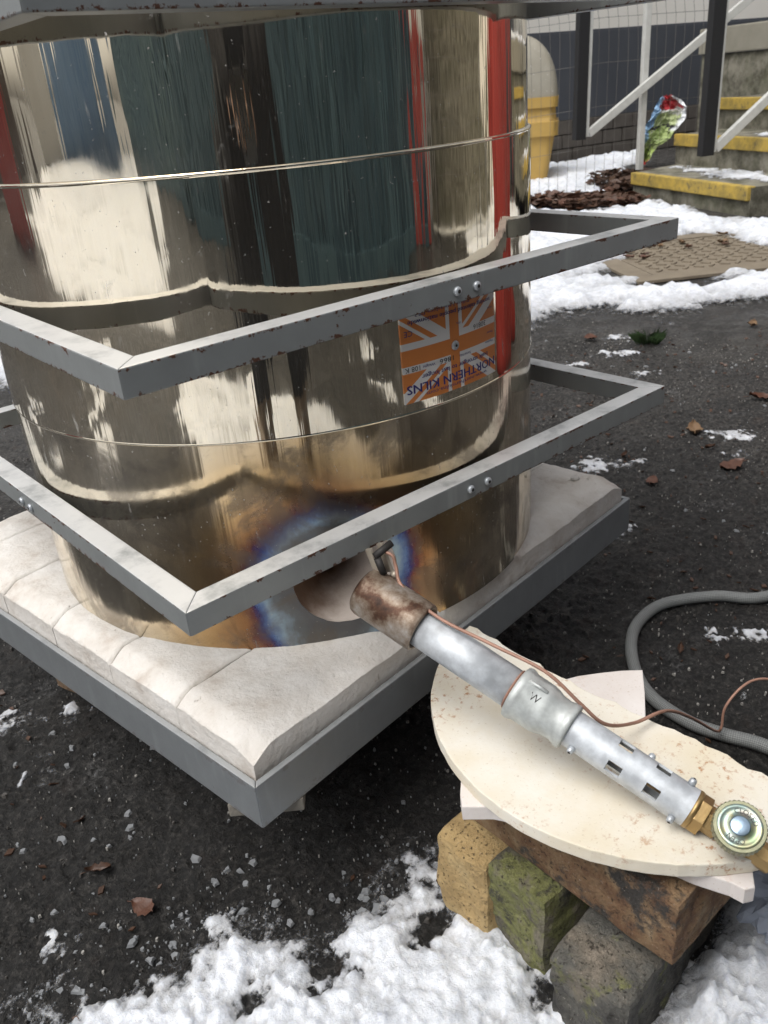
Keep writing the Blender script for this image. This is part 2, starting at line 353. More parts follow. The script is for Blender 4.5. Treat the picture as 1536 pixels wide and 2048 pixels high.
def snowmat(name, dirty=0.4):
    t = T(name); p = t.pos(); th = t.attr('thick'); n = t.noise(p, 45, 5, 0.65); f = t.noise(p, 240, 4, 0.7)
    wht = t.mix(f, (0.60, 0.63, 0.68), (0.80, 0.815, 0.845))
    slush = t.mix(f, (0.24, 0.24, 0.245), (0.62, 0.63, 0.65))
    k = t.step(th + (n - 0.5) * 0.9, 0.12, 0.75)
    c = t.mix(k, slush, wht)
    c = t.mix(t.step(t.noise(p, 34, 7, 0.74), 0.45, 0.66) * 0.5, c, (0.36, 0.38, 0.415))
    c = t.mix(t.step(t.noise(p, 120, 4, 0.7), 0.68, 0.76) * dirty, c, (0.10, 0.085, 0.07))
    al = t.step(th * 1.6 + (n - 0.5) * 0.8 + (f - 0.5) * 0.7, 0.0, 0.42)
    return t.set(Base_Color=c, Alpha=al, Roughness=0.5, Subsurface_Weight=0.45, Subsurface_Radius=(0.012, 0.014, 0.018), Subsurface_Scale=0.5,
                 Normal=t.bump(n * 0.9 + f * 0.22, 0.7, 0.006))
M['snow'] = snowmat('slushy_snow')
def icemat():
    t = T('ice_bits'); p = t.pos(); n = t.noise(p, 60, 3)
    c = t.mix(n, (0.24, 0.25, 0.265), (0.62, 0.64, 0.66))
    return t.set(Base_Color=c, Roughness=0.3, Transmission_Weight=0.55, IOR=1.31)
M['ice'] = icemat()
def leafmat(name, a, b):
    t = T(name); g = t.coord('Object'); n = t.noise(g, 120, 5, 0.65)
    return t.set(Base_Color=t.mix(n, a, b), Roughness=0.5, Normal=t.bump(t.noise(g, 300, 3), 0.4, 0.001))
M['leaf_red'] = leafmat('red_brown_leaf', (0.040, 0.017, 0.010), (0.13, 0.055, 0.032)); M['leaf_tan'] = leafmat('tan_leaf', (0.11, 0.065, 0.035), (0.24, 0.15, 0.08)); M['leaf_dark'] = leafmat('dark_leaf', (0.03, 0.016, 0.01), (0.10, 0.05, 0.03))
M['stone'] = plain('pale_pebble', (0.6, 0.57, 0.53), 0.8)
M['grass'] = plain('dark_grass', (0.03, 0.055, 0.02), 0.5, 0, 0.5, 80)
# ================================================================== SETTING
def sheet(name, size, mat):
    me = MB().add([(-size, -size, 0), (size, -size, 0), (size, size, 0), (-size, size, 0)], [(0, 1, 2, 3)]).mesh(name)
    return tag(put(name, me, mat), kind='structure')
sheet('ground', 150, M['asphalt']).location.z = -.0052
def asphalt_patch(x0, x1, y0, y1, res):
    xs = np.arange(x0, x1, res); ys = np.arange(y0, y1, res); Xg, Yg = np.meshgrid(xs, ys, indexing='ij'); nx, ny = Xg.shape
    r = fbm(Xg * 95, Yg * 95, 4); r2 = fbm(Xg * 38 + 9, Yg * 38, 4); big = fbm(Xg * 9, Yg * 9, 4)
    h = -.0012 - .008 * np.abs(r2) + .013 * r + .006 * big
    b = np.minimum(np.minimum(Xg - x0, x1 - Xg), np.minimum(Yg - y0, y1 - Yg)); k = np.clip(b / .06, 0, 1)
    h = np.clip(h, -.0049, .0022) * k - .0056 * (1 - k)
    idx = np.arange(nx * ny).reshape(nx, ny); F = np.stack([idx[:-1, :-1].ravel(), idx[1:, :-1].ravel(), idx[1:, 1:].ravel(), idx[:-1, 1:].ravel()], 1)
    V = np.stack([(Xg + (np.random.rand(nx, ny) - .5) * res * .6).ravel(), (Yg + (np.random.rand(nx, ny) - .5) * res * .6).ravel(), h.ravel()], 1).astype(np.float32)
    me = bpy.data.meshes.new('asphalt_surface'); me.vertices.add(len(V)); me.vertices.foreach_set('co', V.ravel()); me.loops.add(F.size); me.loops.foreach_set('vertex_index', F.ravel().astype(np.int32))
    me.polygons.add(len(F)); me.polygons.foreach_set('loop_start', np.arange(0, F.size, 4).astype(np.int32)); me.polygons.foreach_set('loop_total', np.full(len(F), 4, np.int32)); me.update(calc_edges=True); me.validate()
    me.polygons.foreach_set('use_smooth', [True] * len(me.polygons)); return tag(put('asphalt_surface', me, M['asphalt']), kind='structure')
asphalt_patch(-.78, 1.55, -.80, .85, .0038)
def snow_patch(name, poly, res, hmax, edge, nsc, seed, minus=(), soft=0.05, lump=0.6, pits=0.0, grow=0.0):
    P = np.array(poly); x0, y0 = P.min(0) - 0.05 - grow; x1, y1 = P.max(0) + 0.05 + grow
    xs = np.arange(x0, x1, res); ys = np.arange(y0, y1, res); Xg, Yg = np.meshgrid(xs, ys, indexing='ij')
    sd = poly_sd(Xg, Yg, poly)
    for q in minus: sd = np.minimum(sd, -poly_sd(Xg, Yg, q))
    sd = sd + grow
    e = sd + edge * 2.2 * fbm(Xg * nsc + seed, Yg * nsc + seed * 2, 6) + edge * 1.1 * fbm(Xg * nsc * 4.3 + seed, Yg * nsc * 4.3, 4)
    k = np.clip(e / soft, 0, 1); k = k * k * (3 - 2 * k)
    body = np.clip(0.62 + lump * (fbm(Xg * nsc * 1.4 + 40 + seed, Yg * nsc * 1.4, 5) * 2.2 + np.abs(fbm(Xg * nsc * 5, Yg * nsc * 5 + seed, 3)) * 2.2 + fbm(Xg * nsc * 9, Yg * nsc * 9 + seed, 3) * .45) - pits * 1.6 * np.clip(fbm(Xg * nsc * 1.1 + 7, Yg * nsc * 1.1 + seed, 5) - .10, 0, 1) * 4, 0.0, 2)
    H = hmax * k * body - 0.0025
    H[e <= 0] = -0.004
    keep = H > -0.002
    cell = keep[:-1, :-1] | keep[1:, :-1] | keep[:-1, 1:] | keep[1:, 1:]
    nx, ny = Xg.shape; idx = np.arange(nx * ny).reshape(nx, ny)
    jx = (np.random.rand(nx, ny) - 0.5) * res * 0.5; jy = (np.random.rand(nx, ny) - 0.5) * res * 0.5
    I = np.argwhere(cell)
    F = np.stack([idx[I[:, 0], I[:, 1]], idx[I[:, 0] + 1, I[:, 1]], idx[I[:, 0] + 1, I[:, 1] + 1], idx[I[:, 0], I[:, 1] + 1]], 1)
    used, inv = np.unique(F, return_inverse=True); F = inv.reshape(F.shape)
    V = np.stack([(Xg + jx).ravel(), (Yg + jy).ravel(), H.ravel()], 1)[used]
    me = bpy.data.meshes.new(name); me.from_pydata(V.tolist(), [], F.tolist()); me.polygons.foreach_set('use_smooth', [True] * len(me.polygons))
    a = me.attributes.new('thick', 'FLOAT', 'POINT'); a.data.foreach_set('value', np.clip(V[:, 2] / hmax, 0, 1.5).astype(np.float32))
    o = put(name, me, M['snow']); tag(o, kind='stuff'); return o
MAN = [(2.305, 1.21), (2.167, .914), (2.323, .789), (2.58, .648), (2.916, .819), (3.059, 1.106), (2.969, 1.269), (2.557, 1.245)]
fgp = [(-.50, -.25), (-.444, -.273), (-.40, -.278), (-.361, -.27), (-.321, -.28), (-.295, -.318), (-.274, -.35), (-.211, -.375), (-.147, -.375), (-.118, -.402), (-.11, -.47), (-.06, -.64), (.01, -.66), (.06, -.63), (.12, -.70), (.05, -.9), (-.3, -1.0), (-.62, -.62)]
o = snow_patch('snow', fgp, 0.0036, 0.0115, 0.05, 15, 3.0, soft=0.10, lump=0.8, pits=.7, grow=.042)
tag(o, 'thick white granular snow heaped round the brick pile below the burner', 'snow')
o = snow_patch('snow', [(.05, -.85), (-.3, -.92), (-.75, -.58), (-1.7, -.45), (-1.9, -.9), (-1.3, -1.5), (-.45, -1.55), (.0, -1.3)], 0.02, 0.02, 0.08, 5, 9.0, soft=0.08)
HEAP = [(-.03, -.60), (.03, -.575), (.10, -.60), (.16, -.70), (.06, -.92), (-.22, -.86), (-.215, -.68), (-.17, -.615), (-.10, -.60)]
o2 = snow_patch('snow', HEAP, 0.0045, 0.07, 0.02, 12, 13.0, soft=0.07, lump=.35); tag(o2, 'deeper heap of snow piled against the end of the orange-brown brick', 'snow')
tag(o, 'trodden snow round the boots of the standing person', 'snow')
LITTER = [(3.62, 2.76), (3.60, 2.25), (3.94, 2.02), (4.06, 2.3), (3.95, 2.7)]
bgp = [(.15, 1.78), (.9, 1.15), (1.395, .767), (1.647, .905), (1.789, .853), (1.767, .702), (1.836, .585), (2.0, .546), (2.2, .457), (2.5, .2), (3.4, .2), (3.6, 1.18), (3.70, 1.45), (4.12, 2.22), (4.4, 2.5), (5.2, 3.0), (6.6, 3.66), (6.6, 3.86), (5.6, 4.08), (4.2, 4.35), (2.6, 4.2), (.6, 3.4), (-.6, 3.0)]
o = snow_patch('snow', bgp, 0.022, 0.055, 0.16, 4.0, 21.0, minus=(MAN, LITTER), soft=0.2)
tag(o, 'white snow lying between the manhole cover, grit bin and concrete steps', 'snow')
o = snow_patch('snow', [(-2.7, -1.2), (-7.5, -2.85), (-11.2, -2.6), (-11.2, 4.2), (-6.0, 3.6), (-3.4, 1.6), (-3.0, 0)], 0.07, 0.06, 0.3, 1.6, 31.0, soft=0.2)
tag(o, 'wide sheet of snow in front of the blue shed', 'snow')
o = snow_patch('snow', [(1.8, -.6), (2.6, -2.4), (4.0, -3.6), (6.0, -1.6), (4.6, .6), (3.2, -.2)], 0.06, 0.05, 0.25, 1.8, 41.0, soft=0.2)
tag(o, 'snow lying beyond the red gas bottles', 'snow')
for i, (x, y, a, b) in enumerate([(1.10, -.02, .09, .04), (1.03, -.10, .04, .03), (.80, .10, .07, .05), (.85, .06, .03, .025), (-.35, .19, .07, .035), (-.345, .13, .03, .03), (-.39, .06, .02, .03), (.43, -.405, .04, .016), (.44, -.38, .025, .014), (.6, -.1, .04, .02), (1.45, .52, .07, .05), (1.6, .6, .06, .05), (1.35, .35, .04, .03), (1.3, .55, .05, .04), (-.46, -.19, .035, .016), (.33, -.47, .03, .014), (.36,-.55,.05,.02)]):
    pl = [(x + a * math.cos(k * PI / 6 ) * math.cos(.7) - b * math.sin(k * PI / 6) * math.sin(.7), y - a * math.cos(k * PI / 6) * math.sin(.9) - b * math.sin(k * PI / 6) * math.cos(.9)) for k in range(12)]
    o = snow_patch('snow', pl, 0.005 if abs(x) < .5 else 0.007, 0.0045, 0.04, 24, 51.0 + i * 3, soft=0.02)
    tag(o, 'small thin patch of melting snow on the dark asphalt', 'snow', 'thin melting snow patches')
rs = random.Random(19)
for i in range(16):
    if i < 11: r, a = rs.uniform(.75, 2.6), R_(rs.uniform(112, 183))
    else: r, a = rs.uniform(1.2, 2.6), R_(rs.uniform(-92, -30))
    cx_, cy_ = r * math.cos(a), r * math.sin(a); A_, B_ = rs.uniform(.10, .28), rs.uniform(.05, .12); ro = rs.uniform(0, PI)
    pl = [(cx_ + A_ * math.cos(k * PI / 6) * math.cos(ro) - B_ * math.sin(k * PI / 6) * math.sin(ro), cy_ + A_ * math.cos(k * PI / 6) * math.sin(ro) + B_ * math.sin(k * PI / 6) * math.cos(ro)) for k in range(12)]
    o = snow_patch('snow', pl, .014, .008, .07, 12, 151. + i * 7, soft=.05); tag(o, 'ragged patch of trodden snow on the open yard', 'snow', 'ragged snow patches on the yard')
# ---- ice crumbs and grit ---------------------------------------------------------
def crumbs(name, spots, mat, smin, smax, flat=0.35, seed=1):
    rs = random.Random(seed); mb = MB()
    for x, y in spots:
        s = smin * (smax / smin) ** (rs.random() ** 3.2); n = rs.choice((4, 5, 6, 8)); a0 = rs.random() * 6; h = s * flat * rs.uniform(0.5, 1.2)
        ring = [(x + s * rs.uniform(.35, 1.2) * math.cos(a0 + 2 * PI * k / n), y + s * rs.uniform(.35, 1.2) * math.sin(a0 + 2 * PI * k / n)) for k in range(n)]
        vs = [(px, py, -0.0018) for px, py in ring] + [(x + (px - x) * .7, y + (py - y) * .7, h * rs.uniform(.7, 1.2)) for px, py in ring]
        mb.add(vs, [tuple(range(n, 2 * n))] + [(k, (k + 1) % n, n + (k + 1) % n, n + k) for k in range(n)])
    return tag(mb.build(name, mat), kind='stuff')
rs = random.Random(5); sp = []
FG = np.array(fgp)
while len(sp) < 1500:                                 # thickest near the snow edge
    x = rs.uniform(-.75, .1); y = rs.uniform(-.75, .15)
    d = -poly_sd(np.array([x]), np.array([y]), fgp)[0]
    if d > 0 and rs.random() < math.exp(-d / 0.035) + 0.035: sp.append((x, y))
crumbs('ice_crumbs', sp, M['ice'], .0008, .0075, .28, 2)['label'] = 'scattered crumbs of ice near the brick pile'
sp = []
while len(sp) < 1500:
    x = rs.uniform(-.6, 2.6); y = rs.uniform(-.9, 1.6)
    if vnoise(np.array([x * 4 + 3]), np.array([y * 4]))[0] > rs.uniform(.35, .95) and not (abs(x + .02) < .3 and abs(y - .02) < .3): sp.append((x, y))
crumbs('ice_grit', sp, M['ice'], .001, .009, .28, 3)['label'] = 'bits of ice and pale grit on the asphalt'
sp = [(rs.uniform(-.7, 1.8), rs.uniform(-.8, 1.2)) for i in range(3000)]
crumbs('gravel', sp, plain('dark_gravel', (0.06, 0.055, 0.05), 0.7, 0, .5, 300), .0012, .005, .7, 4)['label'] = 'loose dark gravel on the asphalt'
rs = random.Random(77); sp = []
while len(sp) < 7000:
    x = rs.uniform(-.75, 1.7); y = rs.uniform(-.8, 1.0)
    if vnoise(np.array([x * 7 + 3]), np.array([y * 7 + 1]))[0] > rs.random() * .9: sp.append((x, y))
crumbs('pale_grit', sp, plain('pale_grit', (0.27, 0.26, 0.24), 0.8, 0, .6, 300), .0007, .0030, .6, 8)['label'] = 'fine pale grit scattered on the asphalt'
# ---- leaves -----------------------------------------------------------------------
def leaf_mesh(name, L, W, curl, seed):
    rs = random.Random(seed); mb = MB(); nx = 8; vs = []
    for i in range(nx + 1):
        t = i / nx; w = W * math.sin(PI * min(1, t ** .8 * .96 + .02)) * (1 + .25 * (i % 2)) * rs.uniform(.8, 1.1)
        for j in (-1, -.45, 0, .45, 1):
            vs.append(((t - .5) * L, j * w / 2, curl * (j * j) * L * .35 + .10 * L * (t - .4) ** 2 * 2 + rs.uniform(-.05, .06) * L + .003))
    fs = [(i * 5 + j, (i + 1) * 5 + j, (i + 1) * 5 + j + 1, i * 5 + j + 1) for i in range(nx) for j in range(4)]
    vs2 = [(x, y, z - .0006) for x, y, z in vs]; n = len(vs)
    mb.add(vs, fs, True); mb.add(vs2, [f[::-1] for f in fs], True)
    mb.tube([(L * .48, 0, .004), (L * .62, W * .08, .004), (L * .72, W * .1, .003)], .0008, 5)
    return mb.mesh(name)
LV = [leaf_mesh('leaf', .06, .032, .35, 1), leaf_mesh('leaf', .05, .034, .15, 2), leaf_mesh('leaf', .045, .016, .5, 3)]
lm = [M['leaf_red'], M['leaf_tan'], M['leaf_dark']]
LVM = [[None] * 3 for _ in LV]
for i, m in enumerate(LV):
    for j in range(3):
        c = m.copy(); c.materials.clear(); c.materials.append(lm[j]); LVM[i][j] = c
def leaf(x, y, s, rz, k, j, lab, z=0.0, grp='dead leaves on the asphalt'):
    o = bpy.data.objects.new('leaf', LVM[k][j]); COL.objects.link(o); o.location = (x, y, z); o.scale = (s, s, s); o.rotation_euler = (random.uniform(-.1, .1), random.uniform(-.1, .1), rz)
    return tag(o, lab, 'leaf', grp)
leaf(1.067, .045, .9, .6, 0, 1, 'curled tan leaf beside a strip of melting snow', .002)
leaf(.945, -.11, 1.05, -.5, 1, 0, 'wide red-brown leaf lying flat right of the kiln base', .002)
leaf(.79, -.03, .65, .3, 1, 0, 'small dark red oval leaf beside the corner of the kiln base', .002)
leaf(-.385, -.205, .55, 1.9, 1, 0, 'crumpled red-brown leaf at the edge of the snow heap', .004)
leaf(-.397, -.126, .6, 2.6, 2, 2, 'narrow dark leaf on bare asphalt below the kiln corner', .002)
LL_ = ['curled brown leaf on open asphalt towards the red gas bottles', 'brown leaf lying beside the grass tuft at the snow edge', 'narrow dark leaf touching the melting snow near the frame corner', 'narrow dark leaf between the curled tan leaf and the wide red-brown leaf', 'brown leaf lying close behind the drum kiln', 'narrow dark leaf inside the loop of the gas hose', 'tan leaf near the slushy edge of the snow']
for LB, (x, y, s, rz, k, j) in zip(LL_, ((1.33, .03, 1.5, 2.2, 0, 0), (1.53, .66, 1.7, .8, 1, 0), (.86, .08, .9, .2, 2, 2), (1.0, -.03, .9, -.4, 2, 2), (.42, .5, 1.2, 1, 0, 0), (.35, -.36, .8, .5, 2, 2), (1.9, .35, 1.2, .3, 0, 1))):
    leaf(x, y, s * .62, rz, k, j, LB, .002)
for i in range(14):
    a, b = random.uniform(-.33, .33), random.uniform(-.1, .36)
    x, y = 2.78 + a * math.cos(-.6) - b * math.sin(-.6), 1.06 + a * math.sin(-.6) + b * math.cos(-.6)
    leaf(x, y, random.uniform(.7, 1.1), random.uniform(0, 6), random.choice((0, 1)), random.choice((0, 0, 2, 1)), 'dead brown leaf on the manhole cover', .014, 'leaves on the manhole cover')
def litter(name, poly, n, mat, smin, smax, seed, z=0.01):
    rs = random.Random(seed); P = np.array(poly); mb = MB(); k = 0
    while k < n:
        x = rs.uniform(P[:, 0].min(), P[:, 0].max()); y = rs.uniform(P[:, 1].min(), P[:, 1].max())
        if poly_sd(np.array([x]), np.array([y]), poly)[0] < 0: continue
        s = rs.uniform(smin, smax); a = rs.random() * 6; ca, sa = math.cos(a), math.sin(a); h = rs.uniform(.0, z); t = rs.uniform(-.5, .5) * s
        q = [(-s, 0, h), (-s * .2, -s * .45, h + .2 * s + t), (s, 0, h + .3 * s), (0, s * .5, h + .15 * s - t)]
        mb.add([(x + u * ca - v * sa, y + u * sa + v * ca, w) for u, v, w in q] + [(x + u * ca - v * sa, y + u * sa + v * ca, w - .002) for u, v, w in q], [(0, 1, 2, 3), (7, 6, 5, 4), (0, 4, 5, 1), (1, 5, 6, 2), (2, 6, 7, 3), (3, 7, 4, 0)]); k += 1
    return tag(mb.build(name, mat), kind='stuff')
litter('leaf_litter', LITTER, 900, M['leaf_dark'], .012, .04, 1, .04)['label'] = 'dark rotting leaf litter at the foot of the steps'
litter('leaf_litter', [(4.02, 2.3), (4.15, 2.32), (4.62, 2.42), (4.75, 2.75), (4.3, 2.75)], 700, M['leaf_dark'], .012, .045, 2, .10)['label'] = 'heaped dark leaves and soil against the side of the lowest step'
litter('leaf_litter', LITTER, 260, M['leaf_red'], .012, .04, 3, .05)['label'] = 'reddish leaf fragments in front of the lowest step'
gt = MB(); rs = random.Random(8)
for i in range(220):
    a = rs.random() * 6.28; r0 = rs.uniform(0, .035); L = rs.uniform(.02, .05); x, y = 1.584 + r0 * math.cos(a), .499 + r0 * math.sin(a); tx, ty = math.cos(a) * L * .6, math.sin(a) * L * .6
    gt.add([(x - .0012, y, 0), (x + .0012, y, 0), (x + tx * .5, y + ty * .5, L * .55), (x + tx, y + ty, L * .7)], [(0, 1, 2), (1, 3, 2)])
tag(gt.build('grass_tuft', M['grass']), 'small dark green tuft of grass growing through the asphalt', 'grass')
# ---- manhole cover -----------------------------------------------------------------
t = T('brown_cast_cover'); p = t.pos(); n = t.noise(p, 14, 5); M['cover'] = t.set(Base_Color=t.mix(n, (0.13, 0.105, 0.075), (0.24, 0.20, 0.145)), Roughness=0.75, Normal=t.bump(t.noise(p, 150, 4), .4, .002))
mh = empty('manhole_cover', (2.756, 1.05, 0), R_(-34)); tag(mh, 'brown square manhole cover with raised tread pattern, strewn with leaves', 'manhole cover')
fr = MB()
for a, b, dx, dy in ((0, -.355, .80, .09), (0, .355, .80, .09), (-.355, 0, .09, .618), (.355, 0, .09, .618)): fr.box((a, b, .004), (dx, dy, .012))
fr.build('frame', M['cover'], mh, .002, world=False)
MB().box((0, 0, .001), (.60, .60, .012)).build('plate', M['cover'], mh, .002, world=False)
tb = MB()
for i in range(11):
    for j in range(11):
        a = (i + j) % 2 * PI / 2 + PI / 4; tb.box(((i - 5) * .052, (j - 5) * .052, .0085), (.036, .012, .007), Rz(a))
tag(tb.build('tread_bars', M['cover'], mh, world=False), kind='stuff')
# ================================================================== BACKGROUND: wall, hoarding, bin, steps
WA = R_(-13); WO = Vector((5.699, 4.114, 0)); wd = Vector((math.cos(WA), math.sin(WA), 0)); wn = Vector((-math.sin(WA), math.cos(WA), 0))
t = T('dark_block'); p = t.pos(); n = t.noise(p, 9, 5); M['block'] = t.set(Base_Color=t.mix(n, (0.055, 0.047, 0.040), (0.125, 0.110, 0.095)), Roughness=.95, Normal=t.bump(t.noise(p, 60, 5, .7), .6, .006))
M['mortar'] = plain('grey_mortar', (0.075, 0.068, 0.06), .95)
t = T('slate_blue_board'); p = t.pos(); n = t.noise(p, 2.5, 5); st = t.noise(t.vmul(p, (1, 1, .12)), 18, 4)
c = t.mix(n, (0.042, 0.046, 0.056), (0.068, 0.074, 0.086)); c = t.mix(t.step(st, .66, .8) * .35, c, (0.16, 0.17, 0.18)); M['board'] = t.set(Base_Color=c, Roughness=.7)
t = T('cream_render'); p = t.pos(); n = t.noise(p, 3, 5); M['cream'] = t.set(Base_Color=t.mix(n, (0.78, 0.74, 0.66), (0.86, 0.83, 0.77)), Roughness=.9, Normal=t.bump(t.noise(p, 120, 4), .3, .003))
bw_ = empty('block_wall', WO); tag(bw_, 'low dark blockwork wall under the slate blue boards', 'wall')
def wpos(s, d, z): v = WO + wd * s + wn * d; return (v.x, v.y, z)
Mw = Rz(WA)
MB().box(wpos(-.5, .12, .16), (9.0, .16, .322), Mw).build('mortar_core', M['mortar'], bw_)
for r in range(3):
    s = -4.9 + (r % 2) * .11
    while s < 3.9:
        L = .215; MB().box(wpos(s + L / 2, .085 + random.uniform(-.003, .003), .002 + r * .11 + .05), (L - .006, .17, .102), Mw).build('block', M['block'], bw_, .004); s += .222
hb = empty('hoarding', wpos(.9, 0.0, .33)); tag(hb, 'slate blue painted board panel mounted above the blockwork wall', 'hoarding')
for s0, s1 in ((-4.9, -3.505), (-3.5, -2.205), (-2.2, -.25), (-.245, 1.0), (1.005, 2.35), (2.355, 4.0)):
    MB().box(wpos((s0 + s1) / 2, .02, .652), (s1 - s0, .025, .644), Mw).build('panel', M['board'], hb, .003)
MB().box(wpos(-.45, .07, .975), (8.9, .08, .03), Mw).build('cap_rail', M['board'], hb, .004)
cw = MB(); cw.box(wpos(-.6, .9, 1.6), (13, .25, 3.2), Mw); tag(cw.build('rendered_wall', M['cream']), 'cream rendered wall rising behind the slate blue boards', 'wall')
# grit bin -----------------------------------------------------------------------------
t = T('yellow_bin_plastic'); p = t.pos(); n = t.noise(p, 7, 5, .6); c = t.mix(n, (0.33, 0.20, 0.045), (0.50, 0.33, 0.09)); c = t.mix(t.step(t.noise(t.vmul(p, (1, 1, .25)), 20, 4), .58, .75) * .6, c, (0.17, 0.12, 0.05)); M['bin'] = t.set(Base_Color=c, Roughness=.6)
t = T('grey_lid_plastic'); p = t.pos(); n = t.noise(p, 9, 5, .6); c = t.mix(n, (0.21, 0.19, 0.145), (0.33, 0.31, 0.255)); c = t.mix(t.step(t.noise(p, 70, 4, .6), .64, .72), c, (0.62, 0.62, 0.60)); M['lid'] = t.set(Base_Color=c, Roughness=.65)
BA = math.atan2(-.777, .629) ; gb = empty('grit_bin', (4.535, 3.677, 0), BA); tag(gb, 'yellow plastic grit bin with weathered domed grey lid beside the blue boards', 'grit bin')
def rrect(wx, wy, r, n=5):
    o = []
    for cx, cy, a0 in ((wx - r, wy - r, 0), (-wx + r, wy - r, 90), (-wx + r, -wy + r, 180), (wx - r, -wy + r, 270)):
        for k in range(n + 1): a = R_(a0 + 90 * k / n); o.append((cx + r * math.cos(a), cy + r * math.sin(a)))
    return o
def loft(secs, mat, name, par):
    mb = MB(); n = len(rrect(*secs[0][:2], secs[0][2])); vs = []
    for wx, wy, r, z in secs: vs += [(x, y, z) for x, y in rrect(wx, wy, r)]
    fs = [(j * n + i, j * n + (i + 1) % n, (j + 1) * n + (i + 1) % n, (j + 1) * n + i) for j in range(len(secs) - 1) for i in range(n)]
    fs += [tuple(range(n - 1, -1, -1)), tuple((len(secs) - 1) * n + i for i in range(n))]
    mb.add(vs, fs, False); return mb.build(name, mat, par, world=False)
loft([(.33, .22, .05, 0), (.385, .25, .05, .32)], M['bin'], 'tub', gb)
loft([(.41, .275, .06, .315), (.415, .28, .06, .405), (.40, .27, .06, .408), (.395, .262, .05, .43), (.39, .26, .05, .50)], M['bin'], 'rim', gb)
lid = loft([(.405, .28, .05, .495), (.41, .285, .05, .56)], M['bin'], 'lid_skirt', gb)
dm = MB(); n = 14; vs = []
for i in range(n + 1):
    a = PI / 2 * i / n; z = .56 + .40 * math.sin(a) ** .95; kx = math.cos(a) ** .62
    vs += [(x * (1.0 if False else 1), y, z) for x, y in rrect(max(.02, .405 * kx), max(.02, .275 * (kx * .7 + .3)), .018 + .03 * kx)]
m = len(vs) // (n + 1)
dm.add(vs, [(j * m + i, j * m + (i + 1) % m, (j + 1) * m + (i + 1) % m, (j + 1) * m + i) for j in range(n) for i in range(m)] + [tuple(n * m + i for i in range(m))], True)
dm.build('dome_lid', M['lid'], gb, world=False)
# concrete steps --------------------------------------------------------------------------
t = T('mossy_concrete'); p = t.pos(); n = t.noise(p, 9, 7, .68); c = t.mix(t.step(n, .3, .7), (0.060, 0.056, 0.038), (0.26, 0.245, 0.195)); c = t.mix(t.step(t.noise(p, 3, 4), .5, .7) * .5, c, (0.075, 0.08, 0.04)); M['conc'] = t.set(Base_Color=c, Roughness=.95, Normal=t.bump(t.noise(p, 60, 5, .7), .5, .005))
t = T('worn_yellow_paint'); p = t.pos(); n = t.noise(p, 18, 6, .65); c = t.mix(t.step(n, .3, .7), (0.27, 0.20, 0.055), (0.48, 0.33, 0.06)); c = t.mix(t.step(t.noise(p, 22, 6, .72), .54, .66) * .8, c, (0.12, 0.10, 0.055)); M['yellow'] = t.set(Base_Color=c, Roughness=.8, Normal=t.bump(t.noise(p, 90, 4), .3, .003))
so_ = Vector((3.68, 1.32, 0)); su = Vector((.43, .903, 0)); sv = Vector((.903, -.43, 0))
def stp(u, v): q = so_ + su * u + sv * v; return (q.x, q.y)
st_ = empty('concrete_steps', (so_.x, so_.y, 0)); tag(st_, 'flight of mossy concrete steps with worn yellow painted nosings', 'steps')
HS = [.135, .305, .475, .645]
MB().prism([stp(0, .02), stp(1.5, .9), stp(1.26, .45), stp(1.09, .02)], -.01, .13).prism([stp(0, .02), stp(0, 1.6), stp(1.5, 1.6), stp(1.5, .9)], -.01, .13).build('lower_step', M['conc'], st_)
MB().prism([stp(-.6, .42), stp(-.6, 1.6), stp(1.55, 1.6), stp(1.40, .9), stp(1.28, .42)], .13, .30).build('middle_step', M['conc'], st_)
MB().prism([stp(-.6, .82), stp(-.6, 1.6), stp(1.6, 1.6), stp(1.44, .82)], .30, .47).build('upper_step', M['conc'], st_)
MB().prism([stp(-.6, 1.22), stp(-.6, 1.6), stp(.75, 1.6), stp(.75, 1.22)], .47, .64).build('top_step', M['conc'], st_)
def slabp(u0, u1, v0, v1, z0, z1, name, mat, par, bv=.006): return MB().prism([stp(u0, v0), stp(u1, v0), stp(u1, v1), stp(u0, v1)][::-1], z0, z1).build(name, mat, par, bv)
slabp(0.005, 1.09, 0, .045, .07, .1375, 'nosing', M['yellow'], st_); slabp(-.6, 1.28, .40, .445, .24, .3075, 'nosing', M['yellow'], st_)
slabp(-.6, 1.44, .80, .845, .41, .4775, 'nosing', M['yellow'], st_); slabp(-.6, .75, 1.20, 1.245, .58, .6475, 'nosing', M['yellow'], st_)
MB().prism([stp(0, .045), stp(1.10, .045), stp(1.25, .42), stp(0, .42)][::-1], .1295, .134).build('tread', M['conc'], st_)
lw = empty('landing_wall', (*stp(.6, 1.7), 0)); tag(lw, 'pale concrete landing wall in two courses behind the steps, snow on top', 'wall')
slabp(-.7, 2.82, 1.602, 1.9, 0, .725, 'lower_course', M['conc'], lw, .01)
t = T('pale_concrete'); p = t.pos(); n = t.noise(p, 5, 6, .62); M['conc2'] = t.set(Base_Color=t.mix(n, (0.17, 0.16, 0.125), (0.33, 0.31, 0.255)), Roughness=.95, Normal=t.bump(t.noise(p, 60, 5, .7), .4, .004))
slabp(-.7, 2.84, 1.58, 1.9, .727, .905, 'coping_course', M['conc2'], lw, .01)
o = snow_patch('snow', [stp(-.7, 1.62), stp(1.9, 1.62), stp(2.0, 1.86), stp(-.7, 1.88)], .03, .04, .05, 5, 71., soft=.05); o.location.z = .907; tag(o, 'thin snow lying along the top of the landing wall', 'snow')
